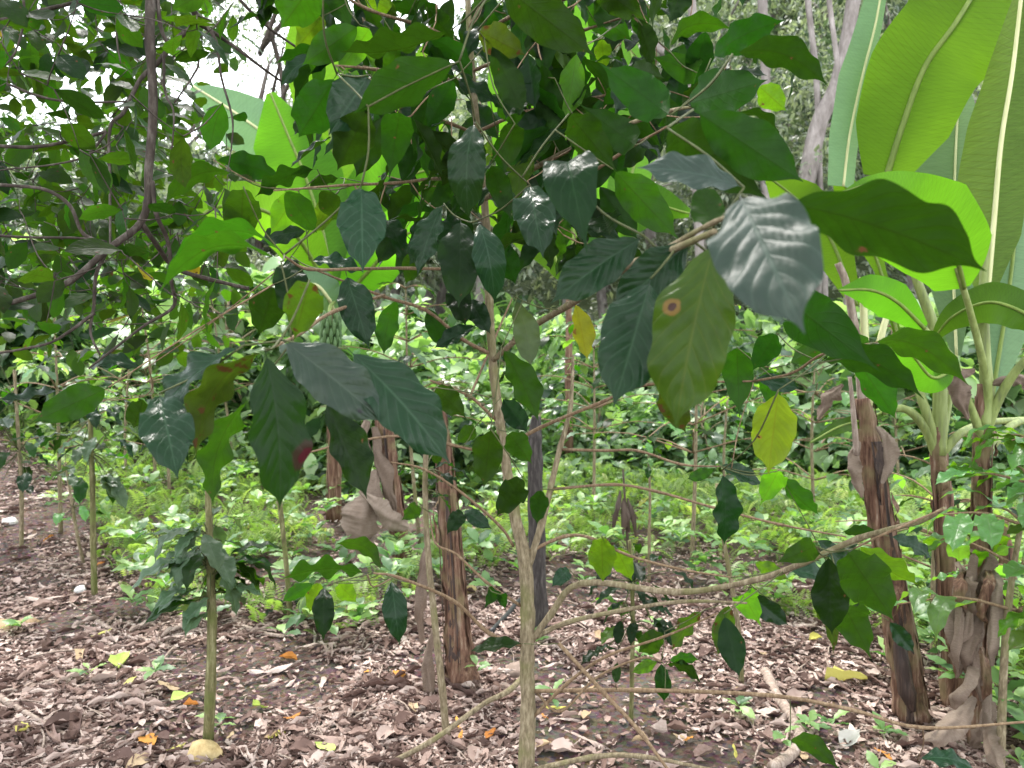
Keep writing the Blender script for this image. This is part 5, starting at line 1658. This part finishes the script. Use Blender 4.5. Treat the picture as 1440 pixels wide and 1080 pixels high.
for q in range(20):
    d = RS.uniform(7.9, 9.0)
    x = -.74 * d + 1.48 * d * (q + RS.uniform(.1, .9)) / 20
    if green_edge(px_of(x, d, 0)[0]) > d - 1: continue
    plant_copy('bush', 'low leafy bush at the far edge of the ferny clearing', 'bush', 'low bushes behind the ferns', x, d, BSTEM[q % 2], BUSH[q % 5], RS.uniform(.55, .85), RS.uniform(.38, .5), 1.25)
k = 0
for d in np.arange(8.2, 13.5, .62):
    w = 1500 / F * d / 2
    nb = int(5 + d * .42)
    for i in range(nb):
        x = -w * 1.02 + 2.04 * w * (i + RS.uniform(.1, .9)) / nb
        px, _ = px_of(x, d, 0)
        if 560 < px < 1080 and d < 9.6: continue
        s = RS.uniform(.8, 1.35)
        plant_copy('bush', 'leafy bush among the background undergrowth at the edge of the clearing', 'bush', 'bushes at the edge of the clearing', x, d + RS.uniform(-.3, .3), BSTEM[k % 2], BUSH[RS.randrange(5)], s, RS.uniform(.68, .95) * s, 1.1)
        k += 1

k = 0
for d, num, hs in ((14.5, 8, .8), (17.5, 9, .95), (21, 10, 1.1), (26, 11, 1.3), (33, 12, 1.5), (42, 13, 1.8)):
    w = 1560 / F * d / 2
    for i in range(num):
        x = -w + 2 * w * (i + RS.uniform(.15, .85)) / num
        px, _ = px_of(x, d, 0)
        s = hs * RS.uniform(.8, 1.2)
        left = px < 470
        if left and d < 20 and RS.random() < .5: s *= .6
        if left and d > 30: s *= .7
        hgt = 4.6 * s * RS.uniform(.75, 1.15)
        if left: hgt = min(hgt, 1.2 + d * .13)
        plant_copy('forest_tree', 'tall leafy tree in the forest behind the clearing', 'tree', 'trees of the forest behind', x, d, TSTEM[k % 3], TREE[k % 5], s, hgt, 1.0, hgt / 5.5)
        k += 1
for px, d, h, lab in [(370, 17, 8.6, 'feathery fine-leaved tree against the white sky at upper left'), (250, 22, 9.5, 'fine-leaved tree behind the overhanging branches against the sky')]:
    x, y = xy_at(px, d)
    plant_copy('feathery_tree', lab, 'tree', None, x, y, FSTEM, FINE[0], 1.25, h, 1.15, h / 5.5)

# pale trunks on the upper right
for pts, w0, w1, lab in [
    ([(1100, 420), (1125, 300), (1150, 180), (1180, 110), (1200, 0), (1215, -120)], 28, 19, 'thick pale curving tree trunk left of the upright banana leaves'),
    ([(1160, 420), (1152, 240), (1148, 110), (1136, 0), (1130, -100)], 9, 8, 'thin straight pale trunk just left of the thick curving one'),
    ([(1190, 420), (1184, 240), (1178, 100), (1166, 0), (1160, -100)], 8, 7, 'thin pale trunk crossing the thick curving one'),
    ([(1078, 420), (1076, 250), (1077, 120), (1072, 0), (1068, -100)], 15, 12, 'straight pale trunk seen above the right coffee leaves'),
    ([(985, 420), (980, 250), (985, 120), (972, 0), (965, -100)], 14, 11, 'pale trunk rising behind the upper coffee leaves'),
    ([(960, 100), (930, 70), (900, 45), (870, 10), (850, -40)], 15, 10, 'pale slanting limb behind the upper coffee leaves'),
]:
    d = 13.0 + RS.uniform(-.6, 1.5)
    P = [at(x, y, d) for x, y in pts]
    if pts[0][1] > 300:
        b = at(pts[0][0] - 8, 430, d)
        P = [Vector((b.x, b.y, height(b.x, b.y) - .2))] + P
    else:
        b = at(985, 430, d)
        P = [Vector((b.x, b.y, height(b.x, b.y) - .2)), at(985, 250, d)] + P
    r = thing('pale_tree', lab, 'tree', Vector((P[0].x, P[0].y, height(P[0].x, P[0].y))))
    n = len(P)
    tube('trunk', P, [(w0 + (w1 - w0) * i / (n - 1)) * d / F / 2 for i in range(n)], M['palebark'], r, 10, .15, 7, RS.random() * 9)
    o = bpy.data.objects.new('crown', TREE[RS.randrange(3)])
    C.objects.link(o); o.parent = r; o['kind'] = 'stuff'
    put(o, Matrix.Translation(P[-1] + Vector((0, 1.0, 1.6))) @ Matrix.Diagonal((.9, .9, .7, 1)))

# light shrub layer that closes the gaps between the weeds and the bushes
n = 12000
ys = 7.0 + 7.5 * NR.random(n)
xs = NR.uniform(-.80, .80, n) * ys
keep = np.array([nz(x, y, 12, .7) > -.22 and y > green_edge(px_of(x, y, 0)[0]) + 1.2 for x, y in zip(xs, ys)])
xs, ys = xs[keep], ys[keep]
n = len(xs)
hh = np.array([max(.15, .7 + 1.3 * nz(x, y, 14, .8)) * sstep(6.3, 8.6, y) for x, y in zip(xs, ys)])
pos = np.stack([xs, ys, np.array([height(x, y) for x, y in zip(xs, ys)]) + .05 + hh * NR.random(n) ** .7], 1)
o = scatter('shrub_ground_cover', SMALL_T[0], pos, vrand(n, 1, 1, .4, -.2), vrand(n, .4, .4, .2, .9) + np.array([0, -.3, 0]), NR.uniform(.10, .20, n), np.clip(NR.normal(.56, .22, n), .05, .99), M['bush'])
set_props(o, 'pale green low shrubs and seedlings filling the far side of the clearing', 'ground cover')

# leafy cover of the hillside
n = 52000
ys = 8.8 + 39 * NR.random(n) ** 1.6
xs = NR.uniform(-.80, .80, n) * ys
zs = np.array([height(x, y) for x, y in zip(xs, ys)])
hh = np.array([max(0, (.5 + .9 * nz(x, y, 6, .45)) * sstep(8, 11, y) + .15) for x, y in zip(xs, ys)])
pos = np.stack([xs, ys, zs + hh * NR.random(n) * (1 + ys * .02)], 1)
o = scatter('hillside_undergrowth', QUAD, pos, vrand(n, 1, 1, .5, -.2), vrand(n, .5, .4, .2, .8) + np.array([0, -.35, 0]), (.12 + .004 * ys) * NR.uniform(.7, 1.5, n), NR.random(n), M['forest'])
set_props(o, 'dense mixed undergrowth covering the hillside behind the clearing', 'undergrowth')
